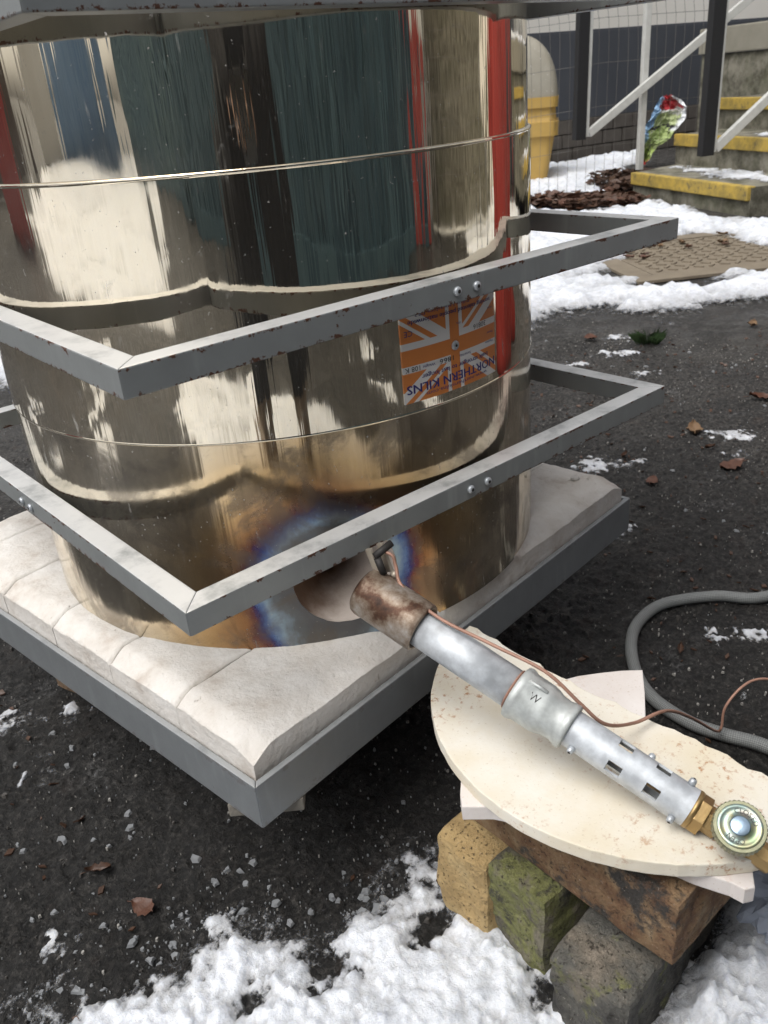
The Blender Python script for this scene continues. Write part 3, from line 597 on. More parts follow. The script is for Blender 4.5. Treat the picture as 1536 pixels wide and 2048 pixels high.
o = snow_patch('snow', [stp(.05, .2), stp(.3, .12), stp(.9, .22), stp(1.1, .32), stp(.5, .40), stp(.0, .36)], .012, .012, .12, 9, 81., soft=.08); o.location.z = .136; tag(o, 'patchy frost and snow on the lowest step', 'snow')
o = snow_patch('snow', [stp(-.3, .52), stp(.5, .5), stp(.9, .62), stp(.4, .78), stp(-.3, .78)], .015, .015, .1, 8, 91., soft=.08); o.location.z = .3005; tag(o, 'patchy snow on the second step', 'snow')
o = snow_patch('snow', [stp(-.3, .95), stp(1.1, .92), stp(1.2, 1.15), stp(-.3, 1.18)], .02, .015, .1, 8, 95., soft=.08); o.location.z = .4705; tag(o, 'patchy snow on the third step', 'snow')
# dark doorway boards and grey post above the landing
dk = slabp(-.9, .35, 2.6, 2.68, 0, 3.0, 'dark_panel', M['board'], None); tag(dk, 'dark blue panel standing behind the landing wall', 'panel')
# balustrades -------------------------------------------------------------------------------
M['blackpost'] = plain('black_powdercoat', (0.008, 0.008, 0.009), .75); M['whitebar'] = plain('pale_galvanised_bar', (0.55, 0.55, 0.52), .5, .1, .2, 30); M['wire'] = plain('grey_wire', (0.16, 0.15, 0.14), .6, .3)
def bar(a, b, wdt, dep, mat, name, par, side=None):
    a, b = Vector(a), Vector(b); d = (b - a).normalized(); nn = Vector((.43, .903, 0)); e1 = d.cross(nn).normalized(); e2 = e1.cross(d).normalized()
    vs = [q + e1 * (sx * wdt / 2) + e2 * (sy * dep / 2) for q in (a, b) for sx, sy in ((-1, -1), (1, -1), (1, 1), (-1, 1))]
    return MB().add(vs, [(3, 2, 1, 0), (4, 5, 6, 7), (0, 1, 5, 4), (1, 2, 6, 5), (2, 3, 7, 6), (3, 0, 4, 7)]).build(name, mat, par, .003)
b1 = empty('stair_railing', (4.372, 2.356, .13)); tag(b1, 'stair railing with wire mesh infill and white standing post beside the lowest step', 'railing')
bar((3.965, 2.55, .337), (3.985, 2.54, 1.62), .066, .05, M['blackpost'], 'black_post', b1)
bar((4.008, 2.529, .35), (4.028, 2.519, 1.62), .02, .03, M['whitebar'], 'white_edge', b1)
bar((4.02, 2.523, .365), (5.30, 1.92, 1.24), .045, .03, M['whitebar'], 'sloping_rail', b1)
bar((4.372, 2.395, .125), (4.379, 2.392, 1.62), .036, .036, M['whitebar'], 'white_post', b1)
bar((3.93, 2.565, 1.64), (5.3, 1.92, 1.64), .05, .05, M['whitebar'], 'hand_rail', b1)
wm = MB(); rs = random.Random(2)
for i in range(24):
    s = i * .062 - .55; q = Vector((4.0, 2.60, 0)) + sv * s; z0 = .03; b = rs.uniform(-.02, .02)
    wm.tube(spline([(q.x, q.y, z0), (q.x + .01 + b, q.y, .5), (q.x - .01, q.y - .01, .95), (q.x - .06 + b, q.y + .03, 1.25), (q.x - .10, q.y + .05, 1.6)], 4), .0013, 4)
for z in (.25, .47, .70, .93, 1.02, 1.10, 1.18, 1.26, 1.34):
    a = Vector((4.0, 2.60, z)) - sv * .55; b = Vector((4.0, 2.60, z + .03)) + sv * .9; wm.tube([a, (a + b) / 2 + Vector((0, 0, .02)), b], .0012, 4)
tag(wm.build('wire_mesh', M['wire'], b1), kind='stuff')
b2 = empty('stair_railing', (3.95, 1.717, .25)); tag(b2, 'black railing post with pale sloping lower rail over the second step', 'railing')
q0 = Vector((3.95, 1.717, .25)); 
bar(q0, q0 + Vector((.005, -.002, 1.4)), .072, .05, M['blackpost'], 'black_post', b2)
bar(q0 + sv * .044 + Vector((0, 0, .015)), q0 + sv * .049 + Vector((0, 0, 1.4)), .02, .03, M['whitebar'], 'white_edge', b2)
bar(q0 + sv * .055 + Vector((0, 0, .03)), q0 + sv * 1.1 + Vector((0, 0, .80)), .045, .03, M['whitebar'], 'sloping_rail', b2)
bar(q0 + sv * 1.1 + Vector((0, 0, .39)), q0 + sv * 1.1 + Vector((0, 0, 1.4)), .05, .05, M['blackpost'], 'rear_post', b2)
bar(q0 - sv * .03 + Vector((0, 0, 1.42)), q0 + sv * 1.15 + Vector((0, 0, 1.42)), .05, .05, M['whitebar'], 'hand_rail', b2)
# crumpled plastic sack caught in the wire mesh -----------------------------------------------
from mathutils import noise as mn
t = T('printed_sack'); u, v, _ = t.sep(t.coord('UV')); n = t.noise(t.comb(u * 2.0, v * 3.0, 0.0), 2.2, 3, .6)
c = t.ramp(v + (n - .5) * .25, [(0.0, (0.50, 0.06, 0.06)), (0.05, (0.33, 0.42, 0.13)), (0.22, (0.16, 0.19, 0.08)), (0.30, (0.38, 0.46, 0.20)), (0.52, (0.05, 0.05, 0.05)), (0.56, (0.42, 0.48, 0.25)), (0.74, (0.66, 0.66, 0.62)), (0.80, (0.50, 0.06, 0.07))], 'CONSTANT')
c = t.mix(t.step(u + (n - .5) * .4, .22, .18) * t.step(v, .3, .34), c, (0.28, 0.45, 0.66)); c = t.mix(t.step(u + (n - .5) * .3, .86, .9) * t.step(v, .45, .5), c, (0.72, 0.74, 0.76)); M['sack'] = t.set(Base_Color=c, Roughness=.35)
nu, nv = 26, 44; vs = []; uvs = []
for j in range(nv + 1):
    tv_ = j / nv; wdt = .05 + .13 * math.sin(PI * min(1, max(0, (tv_ - .25) / .75))) ** .7 if tv_ > .25 else .05 + .01 * tv_; off = -.13 + .20 * min(1, tv_ * 1.25) - .05 * max(0, tv_ - .8) * 4
    for i in range(nu + 1):
        tu = i / nu - .5; q = Vector((tu * 7, tv_ * 9, 0)); cr = abs(mn.noise(q)) * .06 + abs(mn.noise(q * 2.3)) * .03
        vs.append((off + tu * wdt * 2 * .72 + mn.noise(q + Vector((9, 0, 0))) * .02, .04 * math.cos(tu * 5) + cr, .46 * tv_ + mn.noise(q * 1.5 + Vector((0, 7, 3))) * .015)); uvs.append((i / nu, tv_))
n_ = nu + 1; fs = [(j * n_ + i, j * n_ + i + 1, (j + 1) * n_ + i + 1, (j + 1) * n_ + i) for j in range(nv) for i in range(nu)]
k0 = len(vs); vs += [(x, y + .006, z) for x, y, z in vs]; uvs += uvs; fs += [tuple(k0 + q for q in f[::-1]) for f in fs]
me = bpy.data.meshes.new('plastic_sack'); me.from_pydata(vs, [], fs); uvl = me.uv_layers.new(name='UVMap')
for lp in me.loops: uvl.data[lp.index].uv = uvs[lp.vertex_index]
sk = put('plastic_sack', me, M['sack']); sk.location = (5.62, 3.05, .02); sk.rotation_euler = (0, 0, R_(-55)); tag(sk, 'crumpled red, green and white plastic sack caught by the steps', 'sack')
litter('leaf_fragments', [(-.7, -.3), (-.2, -.4), (.3, -.5), (1.2, -.3), (1.9, .3), (1.2, .7), (.5, .5), (.4, -.25), (-.35, -.3), (-.35, .3), (-.7, .3)], 420, M['leaf_dark'], .002, .007, 12, .003)['label'] = 'small dark leaf fragments and twigs on the asphalt'
# ================================================================== KILN BASE
BX, BY, BR, AB = -0.0095, 0.0334, 0.1176, 0.3358
def B3(x, y, z): c, s = math.cos(BR), math.sin(BR); return Vector((c * x - s * y + BX, s * x + c * y + BY, z))
kb = empty('kiln_stand', (BX, BY, .152)); tag(kb, 'square grey steel tray filled with cream refractory slabs under the drum kiln', 'kiln stand')
LT = .0065
def mitre_rail(name, a, ai, z0, z1, k, rot, off, mat, par, bv=.0012):
    """one side of a square frame, mitred at both ends; k = which side"""
    vs = []
    for z in (z0, z1):
        for x, y in ((-a, -a), (a, -a), (ai, -ai), (-ai, -ai)): vs.append(Rz(k * PI / 2 + rot) @ Vector((x, y, 0)) + Vector((off[0], off[1], z)))
    return MB().add(vs, [(3, 2, 1, 0), (4, 5, 6, 7), (0, 1, 5, 4), (1, 2, 6, 5), (2, 3, 7, 6), (3, 0, 4, 7)]).build(name, mat, par, bv)
for k in range(4): mitre_rail('side_rail', AB, AB - LT, .152, .20, k, BR, (BX, BY), M['rail'], kb, .0015)
MB().prism([(v.x, v.y) for v in (B3(-.328, -.328, 0), B3(.328, -.328, 0), B3(.328, .328, 0), B3(-.328, .328, 0))], .1525, .158).build('tray_floor', M['rail'], kb)
AI = AB - LT - .0022
js = [-AI, -.2165, -.1005, .0155, .1315, .2475, AI]
def slab_h(x, y):
    n = fbm(x * 22 + 9, y * 22 + 4, 5); big = fbm(x * 6 + 2, y * 6, 3)
    def ch(d, wd_, dp):
        q = np.clip(1 - np.maximum(0, d) / wd_, 0, 1); return dp * np.minimum(1.0, q * q * .35 + q * .65)
    jag = .010 * fbm(y * 30 + x * 17, x * 30 - y * 11, 4)
    h = .2350 + n * .005 + big * .003
    h = h - ch(x + AI + jag, .021, .011) - ch(AI - x + jag, .024, .011) - ch(y + AI + jag, .034, .012) - ch(AI - y + jag, .024, .011)
    r = np.hypot(x - .01, y + .03); return np.where(r < .305, np.maximum(h, .2318), h)
for bi in range(6):
    y0, y1 = js[bi] + .0004, js[bi + 1] - .0004; nx, ny = 130, 34
    ti = np.arange(nx + 1) / nx; tj = np.arange(ny + 1) / ny; tj = tj - .11 * np.sin(2 * PI * tj)
    Xs, Tj = np.meshgrid(-AI + 2 * AI * (ti - .06 * np.sin(2 * PI * ti)), tj, indexing='ij'); Ys = y0 + (y1 - y0) * Tj
    H = slab_h(Xs, Ys); W0 = y1 - y0
    dj = np.minimum(Tj * W0 if bi > 0 else 1 + 0 * Tj, (1 - Tj) * W0 if bi < 5 else 1 + 0 * Tj)
    dep = np.where(Xs < 0, .0036 * np.clip((.19 - (Xs + AI)) / .19, .05, 1), .0002)
    H = H - np.where(dj < .0034, dep * np.clip(1 - dj / .0034, 0, 1) ** 1.6, 0)
    Yw = Ys + .0025 * fbm(Xs * 25., bi * 7.7 + Tj * 2, 3) * (0 if bi == 0 else 1)
    vs = [B3(x, y, h) for x, y, h in zip(Xs.ravel(), Yw.ravel(), H.ravel())]
    idx = lambda i, j: i * (ny + 1) + j
    fs = [(idx(i, j), idx(i + 1, j), idx(i + 1, j + 1), idx(i, j + 1)) for i in range(nx) for j in range(ny)]
    per = [(i, 0) for i in range(nx)] + [(nx, j) for j in range(ny)] + [(i, ny) for i in range(nx, 0, -1)] + [(0, j) for j in range(ny, 0, -1)]
    b0 = len(vs); vs += [Vector((vs[idx(*q)].x, vs[idx(*q)].y, .159)) for q in per]
    n = len(per); fs += [(b0 + k, b0 + (k + 1) % n, idx(*per[(k + 1) % n]), idx(*per[k])) for k in range(n)]
    mb = MB(); mb.add(vs, fs, True); o = mb.build('refractory_slab', M['castable'], kb)
    o.data.polygons.foreach_set('use_smooth', [True] * (nx * ny) + [False] * n)
mb = bmesh.new(); bmesh.ops.create_icosphere(mb, subdivisions=2, radius=.0055)
for v in mb.verts: v.co = Vector((v.co.x * 1.3, v.co.y, v.co.z * .7)) * (1 + .3 * mn.noise(v.co * 300))
me = bpy.data.meshes.new('pebble'); mb.to_mesh(me); mb.free(); pb = put('pebble', me, M['stone']); pb.location = (.304, -.212, .237); tag(pb, 'small white pebble lying on the cream slab', 'pebble')
# bricks and pads under the base
def rough_brick(name, mat, size, amp, seed, cuts=7, rnd=.006):
    b = bmesh.new(); bmesh.ops.create_cube(b, size=1)
    bmesh.ops.subdivide_edges(b, edges=b.edges[:], cuts=cuts, use_grid_fill=True)
    L = Vector(size) / 2
    for v in b.verts:
        c = Vector((v.co.x * size[0], v.co.y * size[1], v.co.z * size[2])); q = Vector((max(-L.x + rnd, min(L.x - rnd, c.x)), max(-L.y + rnd, min(L.y - rnd, c.y)), max(-L.z + rnd, min(L.z - rnd, c.z))))
        d = c - q; 
        if d.length > rnd: c = q + d.normalized() * rnd
        s = Vector((seed * 3.1, seed * 1.7, 0)); k = mn.noise(c * 18 + s) * amp + mn.noise(c * 60 + s) * amp * .6 + mn.noise(c * 140 + s) * amp * .35; k -= max(0, mn.noise(c * 30 + s * 2) - .25) * amp * 3.0 * (1 if d.length > rnd * .5 else .3)
        c += (c.normalized()) * k * (0.25 if abs(v.co.z) > .49 else 1)
        v.co = c
    me = bpy.data.meshes.new(name); b.to_mesh(me); b.free(); me.polygons.foreach_set('use_smooth', [False] * len(me.polygons))
    return put(name, me, mat)
for i, (x, y, a, lb) in enumerate(((-.12, -.14, .1, 'near'), (.20, -.13, .1, 'r'), (-.15, .2, .2, 'l'), (.18, .2, 0, 'b'))):
    v = B3(x, y, 0)
    for l in range(2):
        o = rough_brick('support_brick', M['brick_support'], (.215, .1025, .0645), .002, i * 3 + l); o.location = (v.x, v.y, .0325 + l * .065); o.rotation_euler.z = BR + a; tag(o, 'brown brick in the dark under the kiln base', 'brick', 'bricks propping the kiln base')
    pd = MB().box((v.x, v.y, .1405), (.24, .12, .0205), Rz(BR + a)); tag(pd.build('packing_tile', M['concrete_pad'], None, .002), 'pale packing tile on the bricks under the kiln base', 'tile', 'packing tiles under the kiln base')
v = B3(-.292, -.292, 0); pd = MB().box((v.x, v.y, .1445), (.070, .060, .0145), Rz(BR - .80)); o = pd.build('packing_tile', M['concrete_pad'], None, .002); tag(o, 'pale concrete tile just peeping out under the corner of the steel tray', 'tile')
# ================================================================== KILN
RK = .2995
kn = empty('kiln', (0, 0, .234)); tag(kn, 'upturned polished stainless steel drum kiln with three grey frames and heat-blued burner port', 'kiln')
def on_cyl(s, z, r=RK): a = PORT_AZ + s / .3; return Vector((r * math.cos(a), r * math.sin(a), z))
def radial(me):
    me.polygons.foreach_set('use_smooth', [True] * len(me.polygons)); vn = []
    for v in me.vertices: n = Vector((v.co.x, v.co.y, 0)); n.normalize(); vn.append(n)
    me.normals_split_custom_set_from_vertices([tuple(n) for n in vn])
def rect(mb, s0, s1, z0, z1, r, ds=.006, nz=1):
    ns = max(1, int((s1 - s0) / ds)); vs = [on_cyl(s0 + (s1 - s0) * i / ns, z0 + (z1 - z0) * j / nz, r) for i in range(ns + 1) for j in range(nz + 1)]
    mb.add(vs, [(i * (nz + 1) + j, (i + 1) * (nz + 1) + j, (i + 1) * (nz + 1) + j + 1, i * (nz + 1) + j + 1) for i in range(ns) for j in range(nz)], True)
def shell(name, z0, z1, r, mat):
    mb = MB(); rect(mb, -PI * .3, PI * .3, z0, z1, r, .006, 2); me = mb.mesh(name); radial(me); return put(name, me, mat, kn)
upper = shell('upper_shell', .679, 1.02, .2978, M['steel']); mid = shell('middle_shell', .4559, .679, .3005, M['steel'])
mb = MB(); W_, HR = .071, .0525; C0 = PI * .3
rect(mb, -C0, -W_, .2290, .4559, RK, .006, 2); rect(mb, W_, C0, .2290, .4559, RK, .006, 2); rect(mb, -W_, W_, PORT_Z + W_, .4559, RK); rect(mb, -W_, W_, .2290, PORT_Z - W_, RK)
N_ = 80; K_ = 6; vs = []; hole = []
for k in range(K_ + 1):
    for i in range(N_):
        a = 2 * PI * i / N_ - PI; ca, sa = math.cos(a), math.sin(a); q = W_ / max(abs(ca), abs(sa)); rr = HR * (1 + .02 * mn.noise(Vector((ca * 5, sa * 5, 0)))); f = k / K_
        r_ = rr * (1 - f) + q * f; vs.append(on_cyl(r_ * ca, PORT_Z + r_ * sa));
        if k == 0: hole.append((rr, ca, sa))
mb.add(vs, [(k * N_ + i, (k + 1) * N_ + i, (k + 1) * N_ + (i + 1) % N_, k * N_ + (i + 1) % N_) for k in range(K_) for i in range(N_)], True)
me = mb.mesh('lower_shell'); radial(me); lower = put('lower_shell', me, M['steel_heat'], kn)
# port lining
ln = MB(); vs = []; prof = [(1.0, -.0006), (.985, -.010), (.93, -.016), (.72, -.055), (.66, -.075), (.64, -.12)]
for kf, dep in prof:
    for rr, ca, sa in hole:
        v = on_cyl(rr * kf * ca, PORT_Z + rr * kf * sa, RK + dep); vs.append(v)
nn_ = len(hole); ln.add(vs, [(k * nn_ + (i + 1) % nn_, (k + 1) * nn_ + (i + 1) % nn_, (k + 1) * nn_ + i, k * nn_ + i) for k in range(len(prof) - 1) for i in range(nn_)] + [tuple((len(prof) - 1) * nn_ + i for i in range(nn_))], True)
ln.build('port_lining', M['lining'], kn)
# rolled beads at the two seams, lid
def bead(z, prof):
    mb = MB(); n = 180; vs = [(r * math.cos(2 * PI * i / n), r * math.sin(2 * PI * i / n), z + dz) for dz, r in prof for i in range(n)]
    mb.add(vs, [(j * n + i, j * n + (i + 1) % n, (j + 1) * n + (i + 1) % n, (j + 1) * n + i) for j in range(len(prof) - 1) for i in range(n)], True); return mb.build('seam_bead', M['steel'], kn)
bead(.679, [(-.0025, .3005), (-.0018, .3010), (-.0008, .3014), (.0004, .3012), (.0010, .3004), (.0009, .2975)])
bead(.4559, [(-.0018, .2992), (-.0010, .3004), (0, .3009), (.0010, .3007), (.0016, .3002)])
MB().lathe((0, 0, 1.0), (0, 0, 1.1), [(0, .296), (.02, .301), (.035, .298), (.05, .24)], 96).build('crown', M['steel'], kn)
# three square frames, each of four mitred tubes, two screws per side
def screw(name, P, n, r, h, par, mat=None):
    P, n = Vector(P), Vector(n).normalized(); mb = MB(); mb.lathe(P, P + n, [(0, r), (h * .55, r), (h * .9, r * .8), (h, r * .45)], 14)
    o = mb.build(name, mat or M['zinc'], par); e = n.orthogonal().normalized()
    MB().lathe(P + n * (h + .0001), P + n * (h + 1), [(0, r * .42), (.0002, r * .4)], 8).build('socket', M['black_steel'], o)
    return o
for nm, zt, rot in (('lower', .3827, 0), ('middle', .5753, -.0218), ('top', .8024, -.0392)):
    fr_ = empty('square_frame', (0, 0, zt)); fr_.parent = kn; fr_.matrix_parent_inverse = Matrix.Translation((0, 0, -.234))
    for k in range(4):
        rl = mitre_rail('rail', .3247, .3025, zt - .022, zt, k, rot, (0, 0), M['frame'], None)
        rl.parent = fr_; rl.matrix_parent_inverse = Matrix.Translation((0, 0, -zt))
    for k in (0, 3):
        Mz = Rz(k * PI / 2 + rot)
        for x in ((-.0115, .0125) if k == 0 else (-.02, .004)):
            q = Mz @ Vector((x, -.3245, 0)); n = Mz @ Vector((0, -1, 0)); sc = screw('screw', (q.x, q.y, zt - .0115), n, .0042, .0034, None)
            sc.parent = fr_; sc.matrix_parent_inverse = Matrix.Translation((0, 0, -zt))
# name plate -----------------------------------------------------------------------------------
LW, LH, LZ, LA = .122, .084, .508, R_(-90.2)
t = T('printed_plate'); u, v, _ = t.sep(t.coord('UV')); px = (u - .5) * LW; py = (v - .5) * LH
kx, ky = LH / math.hypot(LW, LH), LW / math.hypot(LW, LH)
d1 = px * kx - py * ky; d2 = px * kx + py * ky
def band(x, a, b): return t.math('MULTIPLY', x > a, x < b)
salt = band(d1, -.0085, .0085).mx(band(d2, -.0085, .0085))
sg = (px * py > 0.0)
thin = (band(d1, -.0052, -.0005) * (px > 0.0)).mx(band(d1, .0005, .0052) * (px < 0.0)).mx(band(d2, .0005, .0052) * (px > 0.0)).mx(band(d2, -.0052, -.0005) * (px < 0.0))
white = (salt - thin).mx(0.0)
white = white.mx(band(px, -.0105, .0105)).mx(band(py, -.0138, .0138))
orange = band(px, -.006, .006).mx(band(py, -.0075, .0075))
wf = white * (1.0 - orange)
c = t.mix(wf, (0.60, 0.205, 0.055), (0.66, 0.64, 0.62)); M['plate'] = t.set(Base_Color=c, Roughness=.32)
def plate_pt(x, y, r): a = LA - x / .3; return Vector((r * math.cos(a), r * math.sin(a), LZ - y))
nx = 24; me = bpy.data.meshes.new('name_plate'); vs = []
for r in (.3017, .3004):
    for i in range(nx + 1):
        for j in (0, 1): vs.append(plate_pt((i / nx - .5) * LW, (j - .5) * LH, r))
b = 2 * (nx + 1)
fs = [(2 * i, 2 * i + 2, 2 * i + 3, 2 * i + 1) for i in range(nx)] + [(b + 2 * i, b + 2 * i + 1, b + 2 * i + 3, b + 2 * i + 2) for i in range(nx)]
fs += [(2 * i, b + 2 * i, b + 2 * i + 2, 2 * i + 2) for i in range(nx)] + [(2 * i + 1, 2 * i + 3, b + 2 * i + 3, b + 2 * i + 1) for i in range(nx)] + [(0, 1, b + 1, b), (2 * nx, b + 2 * nx, b + 2 * nx + 1, 2 * nx + 1)]
me.from_pydata(vs, [], fs); uv = me.uv_layers.new(name='UVMap')
for lp in me.loops: vi = lp.vertex_index % b; uv.data[lp.index].uv = ((vi // 2) / nx, vi % 2)
plate = put('name_plate', me, M['plate'], kn); plate['label'] = 'orange and white flag-pattern maker plate fixed upside down'
M['ink'] = plain('navy_ink', (0.035, 0.03, 0.16), .4, 0, .1); M['ink_black'] = plain('black_ink', (0.03, 0.03, 0.03), .4, 0, .1)
dg = None
def text_mesh(s, size, align='LEFT'):
    cu = bpy.data.curves.new('txt', 'FONT'); cu.body = s; cu.size = size; cu.align_x = align; cu.align_y = 'CENTER'; cu.resolution_u = 2
    o = bpy.data.objects.new('txt', cu); COL.objects.link(o); bpy.context.view_layer.update()
    me = bpy.data.meshes.new_from_object(o.evaluated_get(bpy.context.evaluated_depsgraph_get())); bpy.data.objects.remove(o); bpy.data.curves.remove(cu); return me
def plate_text(s, x, y, size, width=None, mat='ink', fat=0.0):
    me = text_mesh(s, size); xs = [v.co.x for v in me.vertices]; x0, x1 = min(xs), max(xs); k = width / (x1 - x0) if width else 1
    bm = bmesh.new(); bm.from_mesh(me)
    if fat: 
        base = [f for f in bm.faces]
    bmesh.ops.triangulate(bm, faces=bm.faces[:])
    for v in bm.verts: q = plate_pt(x + (v.co.x - x0) * k, y + v.co.y, .30195); v.co = q
    bm.normal_update(); bm.to_mesh(me); bm.free(); me.materials.clear(); me.materials.append(M[mat]); o = put('lettering', me, None, plate); return o
# x from the left of the print, y up, both about the centre of the plate (metres)
def PT(s, x, y, size, width=None, mat='ink'):
    return plate_text(s, x - LW / 2, LH / 2 - y, size, width, mat)
PT('www.northernkilns.com', .016, .0050, .0052, .082)
for dx in (-.0003, 0, .0003): PT('NORTHERN KILNS', .0025 + dx, .0130 + dx * .3, .0118, .1165)
for dx in (-.00012, .00012): PT('built stronger to last longer', .014 + dx, .0222, .0062, .088)
PT('Serial No.', .040, .0305, .0035, .0165); PT('1866', .0635, .0312, .0068, .0175, 'ink_black'); PT('Weight', .0862, .0312, .0036, .0145); PT('108 K', .1035, .0315, .0068, .0165, 'ink_black')
PT('Machine', .0045, .0330, .0032, .0125); PT('Power', .0045, .0420, .0030, .010); PT('30816', .016, .0530, .0068, .019, 'ink_black'); PT('Volts', .0045, .0655, .0030, .008); PT('Ph', .0530, .062, .003, .005)
PT('CE', .1095, .0645, .0075, .009)
for dx in (-.00012, .00012): PT('serving talented people nationwide', .008 + dx, .0735, .0060, .106)
PT('Pilling Lancashire PR3', .04, .0795, .0040, .066)
q = plate_pt(0, 0, .3016); MB().lathe(q, q + Vector((0, -1, 0)), [(0, .0046), (.0012, .0044), (.0022, .0030), (.0024, .0016), (.0012, .0013)], 20).build('rivet', M['zinc'], plate)
q2 = plate_pt(0, 0, .3041); MB().lathe(q2 + Vector((0, .0003, 0)), q2 + Vector((0, -1, 0)), [(0, .0013), (.0002, .0012)], 12).build('rivet_core', M['black_steel'], plate)
# ================================================================== BURNER
P0 = Vector((-.153, -.338, .322)); P1 = Vector((-.087, -.622, .217)); AX = (P1 - P0).normalized(); LL = (P1 - P0).length
def ax(t): return P0 + AX * t
eu = (Vector((0, 0, 1)) - AX * AX.z).normalized(); es_ = AX.cross(eu).normalized()        # up and side across the pipe
if es_.x > 0: es_ = -es_                                                               # towards the camera's left
def rad(a): return eu * math.cos(a) + es_ * math.sin(a)
gbn = empty('gas_burner', ax(.25)); tag(gbn, 'galvanised pipe gas burner with scorched nozzle, air slots and brass valve', 'burner')
GS = 1.13
def LTH(p, q, prof, n=32, cap=True): return MB().lathe(p, q, [(t_, r_ * GS) for t_, r_ in prof], n, cap)
LTH(ax(-.012), ax(1), [(.006, .0150), (.001, .0168), (0, .0178), (.002, .0195), (.006, .0204), (.058, .0204), (.0645, .0202), (.066, .0192), (.066, .0172), (.062, .0168), (.062, .0150)], 40, cap=False).build('nozzle', M['burnt'], gbn)
LTH(ax(.046), ax(1), [(0, .0172), (.004, .0172), (.004, .0148)], 40, cap=False).build('nozzle_ring', M['bracket'], gbn)
LTH(ax(.040), ax(1), [(0, .0152), (.112, .0152)], 40).build('mixing_tube', M['galv'], gbn)
LTH(ax(.1465), ax(1), [(0, .0158), (.0012, .0162), (.0012, .0152), (.0024, .0162), (.0032, .0153)], 40).build('pipe_thread', M['copper_lead'], gbn)
rd = LTH(ax(.149), ax(1), [(0, .0185), (.001, .0202), (.004, .0208), (.007, .0202), (.009, .0192), (.026, .0190), (.031, .0180), (.036, .0164), (.043, .0160), (.046, .0166), (.048, .0177), (.0515, .0178), (.053, .0168)], 48).build('reducing_socket', M['cast'], gbn)
a_ = .15; MB().tube([ax(.157) + rad(a_) * .0220, ax(.166) + rad(a_) * .0224, ax(.174) + rad(a_) * .0221], [.0016, .0018, .0014], 8).build('casting_rib', M['cast'], rd)
wm_ = text_mesh('W', .0085, 'CENTER'); bm = bmesh.new(); bm.from_mesh(wm_)
for v in bm.verts:
    aa = .62 + (-v.co.y) / .0192 * 1.0; v.co = ax(.168 - v.co.x * .0 + v.co.x * 1.0) + rad(aa) * (.01925*GS)
bm.to_mesh(wm_); bm.free(); wm_.materials.clear(); wm_.materials.append(M['black_steel']); put('letter', wm_, None, rd)
# slotted air tube
ta, tb_ = .199, .3075; NS = 48; cuts = [ta] + [.2395, .2515] + [.2710, .2830] + [tb_]
slots = [(1, 0), (3, 0)]
mb = MB(); vs = []
for t_ in cuts:
    for i in range(NS): vs.append(ax(t_) + rad(2 * PI * i / NS) * .0138 * GS)
for t_ in cuts:
    for i in range(NS): vs.append(ax(t_) + rad(2 * PI * i / NS) * .0120 * GS)
no = len(cuts) * NS; fs = []
def is_slot(j, i):
    if j not in (1, 3): return False
    off = 4 if j == 1 else 5
    return ((i + off) % 12) in (0, 1, 2, 3, 4)
for j in range(len(cuts) - 1):
    for i in range(NS):
        k = (i + 1) % NS
        if not is_slot(j, i):
            fs.append((j * NS + i, (j + 1) * NS + i, (j + 1) * NS + k, j * NS + k)); fs.append((no + j * NS + k, no + (j + 1) * NS + k, no + (j + 1) * NS + i, no + j * NS + i))
            if is_slot(j, k): fs.append((j * NS + k, (j + 1) * NS + k, no + (j + 1) * NS + k, no + j * NS + k))
            if is_slot(j, (i - 1) % NS): fs.append((j * NS + i, no + j * NS + i, no + (j + 1) * NS + i, (j + 1) * NS + i))
        else:
            fs.append((j * NS + i, j * NS + k, no + j * NS + k, no + j * NS + i)); fs.append(((j + 1) * NS + i, no + (j + 1) * NS + i, no + (j + 1) * NS + k, (j + 1) * NS + k))
mb.add(vs, fs, False); o = mb.build('air_tube', M['galv'], gbn)
bm = bmesh.new(); bm.from_mesh(o.data); bmesh.ops.recalc_face_normals(bm, faces=bm.faces[:]); bm.to_mesh(o.data); bm.free()
o.data.polygons.foreach_set('use_smooth', [True] * len(o.data.polygons))
for e in o.data.edges:
    pass
try: o.data.set_sharp_from_angle(angle=R_(40))
except Exception: pass
LTH(ax(.225), ax(1), [(0, .0045), (.075, .0035)], 16).build('jet', M['brass'], gbn)
for t_, a_ in ((.2115, 1.75), (.2985, 1.85), (.2985, -.55), (.2650, -1.25)): screw('screw', ax(t_) + rad(a_) * .0135 * GS, rad(a_), .0030, .0055, gbn)
def hexp(t0, t1, r, name, mat, n=6, ph=.3, bv=.0007):
    vs = [ax(t_) + rad(2 * PI * i / n + ph) * r * GS for t_ in (t0, t1) for i in range(n)]
    return MB().add(vs, [tuple(range(n - 1, -1, -1)), tuple(range(n, 2 * n))] + [(i, (i + 1) % n, n + (i + 1) % n, n + i) for i in range(n)]).build(name, mat, gbn, bv)
LTH(ax(.3068), ax(1), [(0, .0139), (.002, .0141), (.004, .0136)], 40).build('brass_collar', M['brass'], gbn)
hexp(.3108, .3190, .0137, 'brass_hex', M['brass'], ph=.1)
hexp(.3190, .3300, .0098, 'brass_nut', M['brass'], ph=.4); LTH(ax(.330), ax(1), [(0, .0075), (.004, .0075)], 24).build('brass_neck', M['brass'], gbn); hexp(.334, .372, .0092, 'valve_body', M['brass'], 8, .2)
KA = Vector((-.42, -.28, .86)).normalized(); KC = ax(.342) + KA * .0215
MB().lathe(KC - KA * .016, KC, [(0, .0080), (.020, .0080)], 20).build('valve_stem', M['brass'], gbn)
kb_ = MB(); nk = 72; q = KA.to_track_quat('Z', 'Y'); kx_, ky_ = q @ Vector((1, 0, 0)), q @ Vector((0, 1, 0)); vs = []
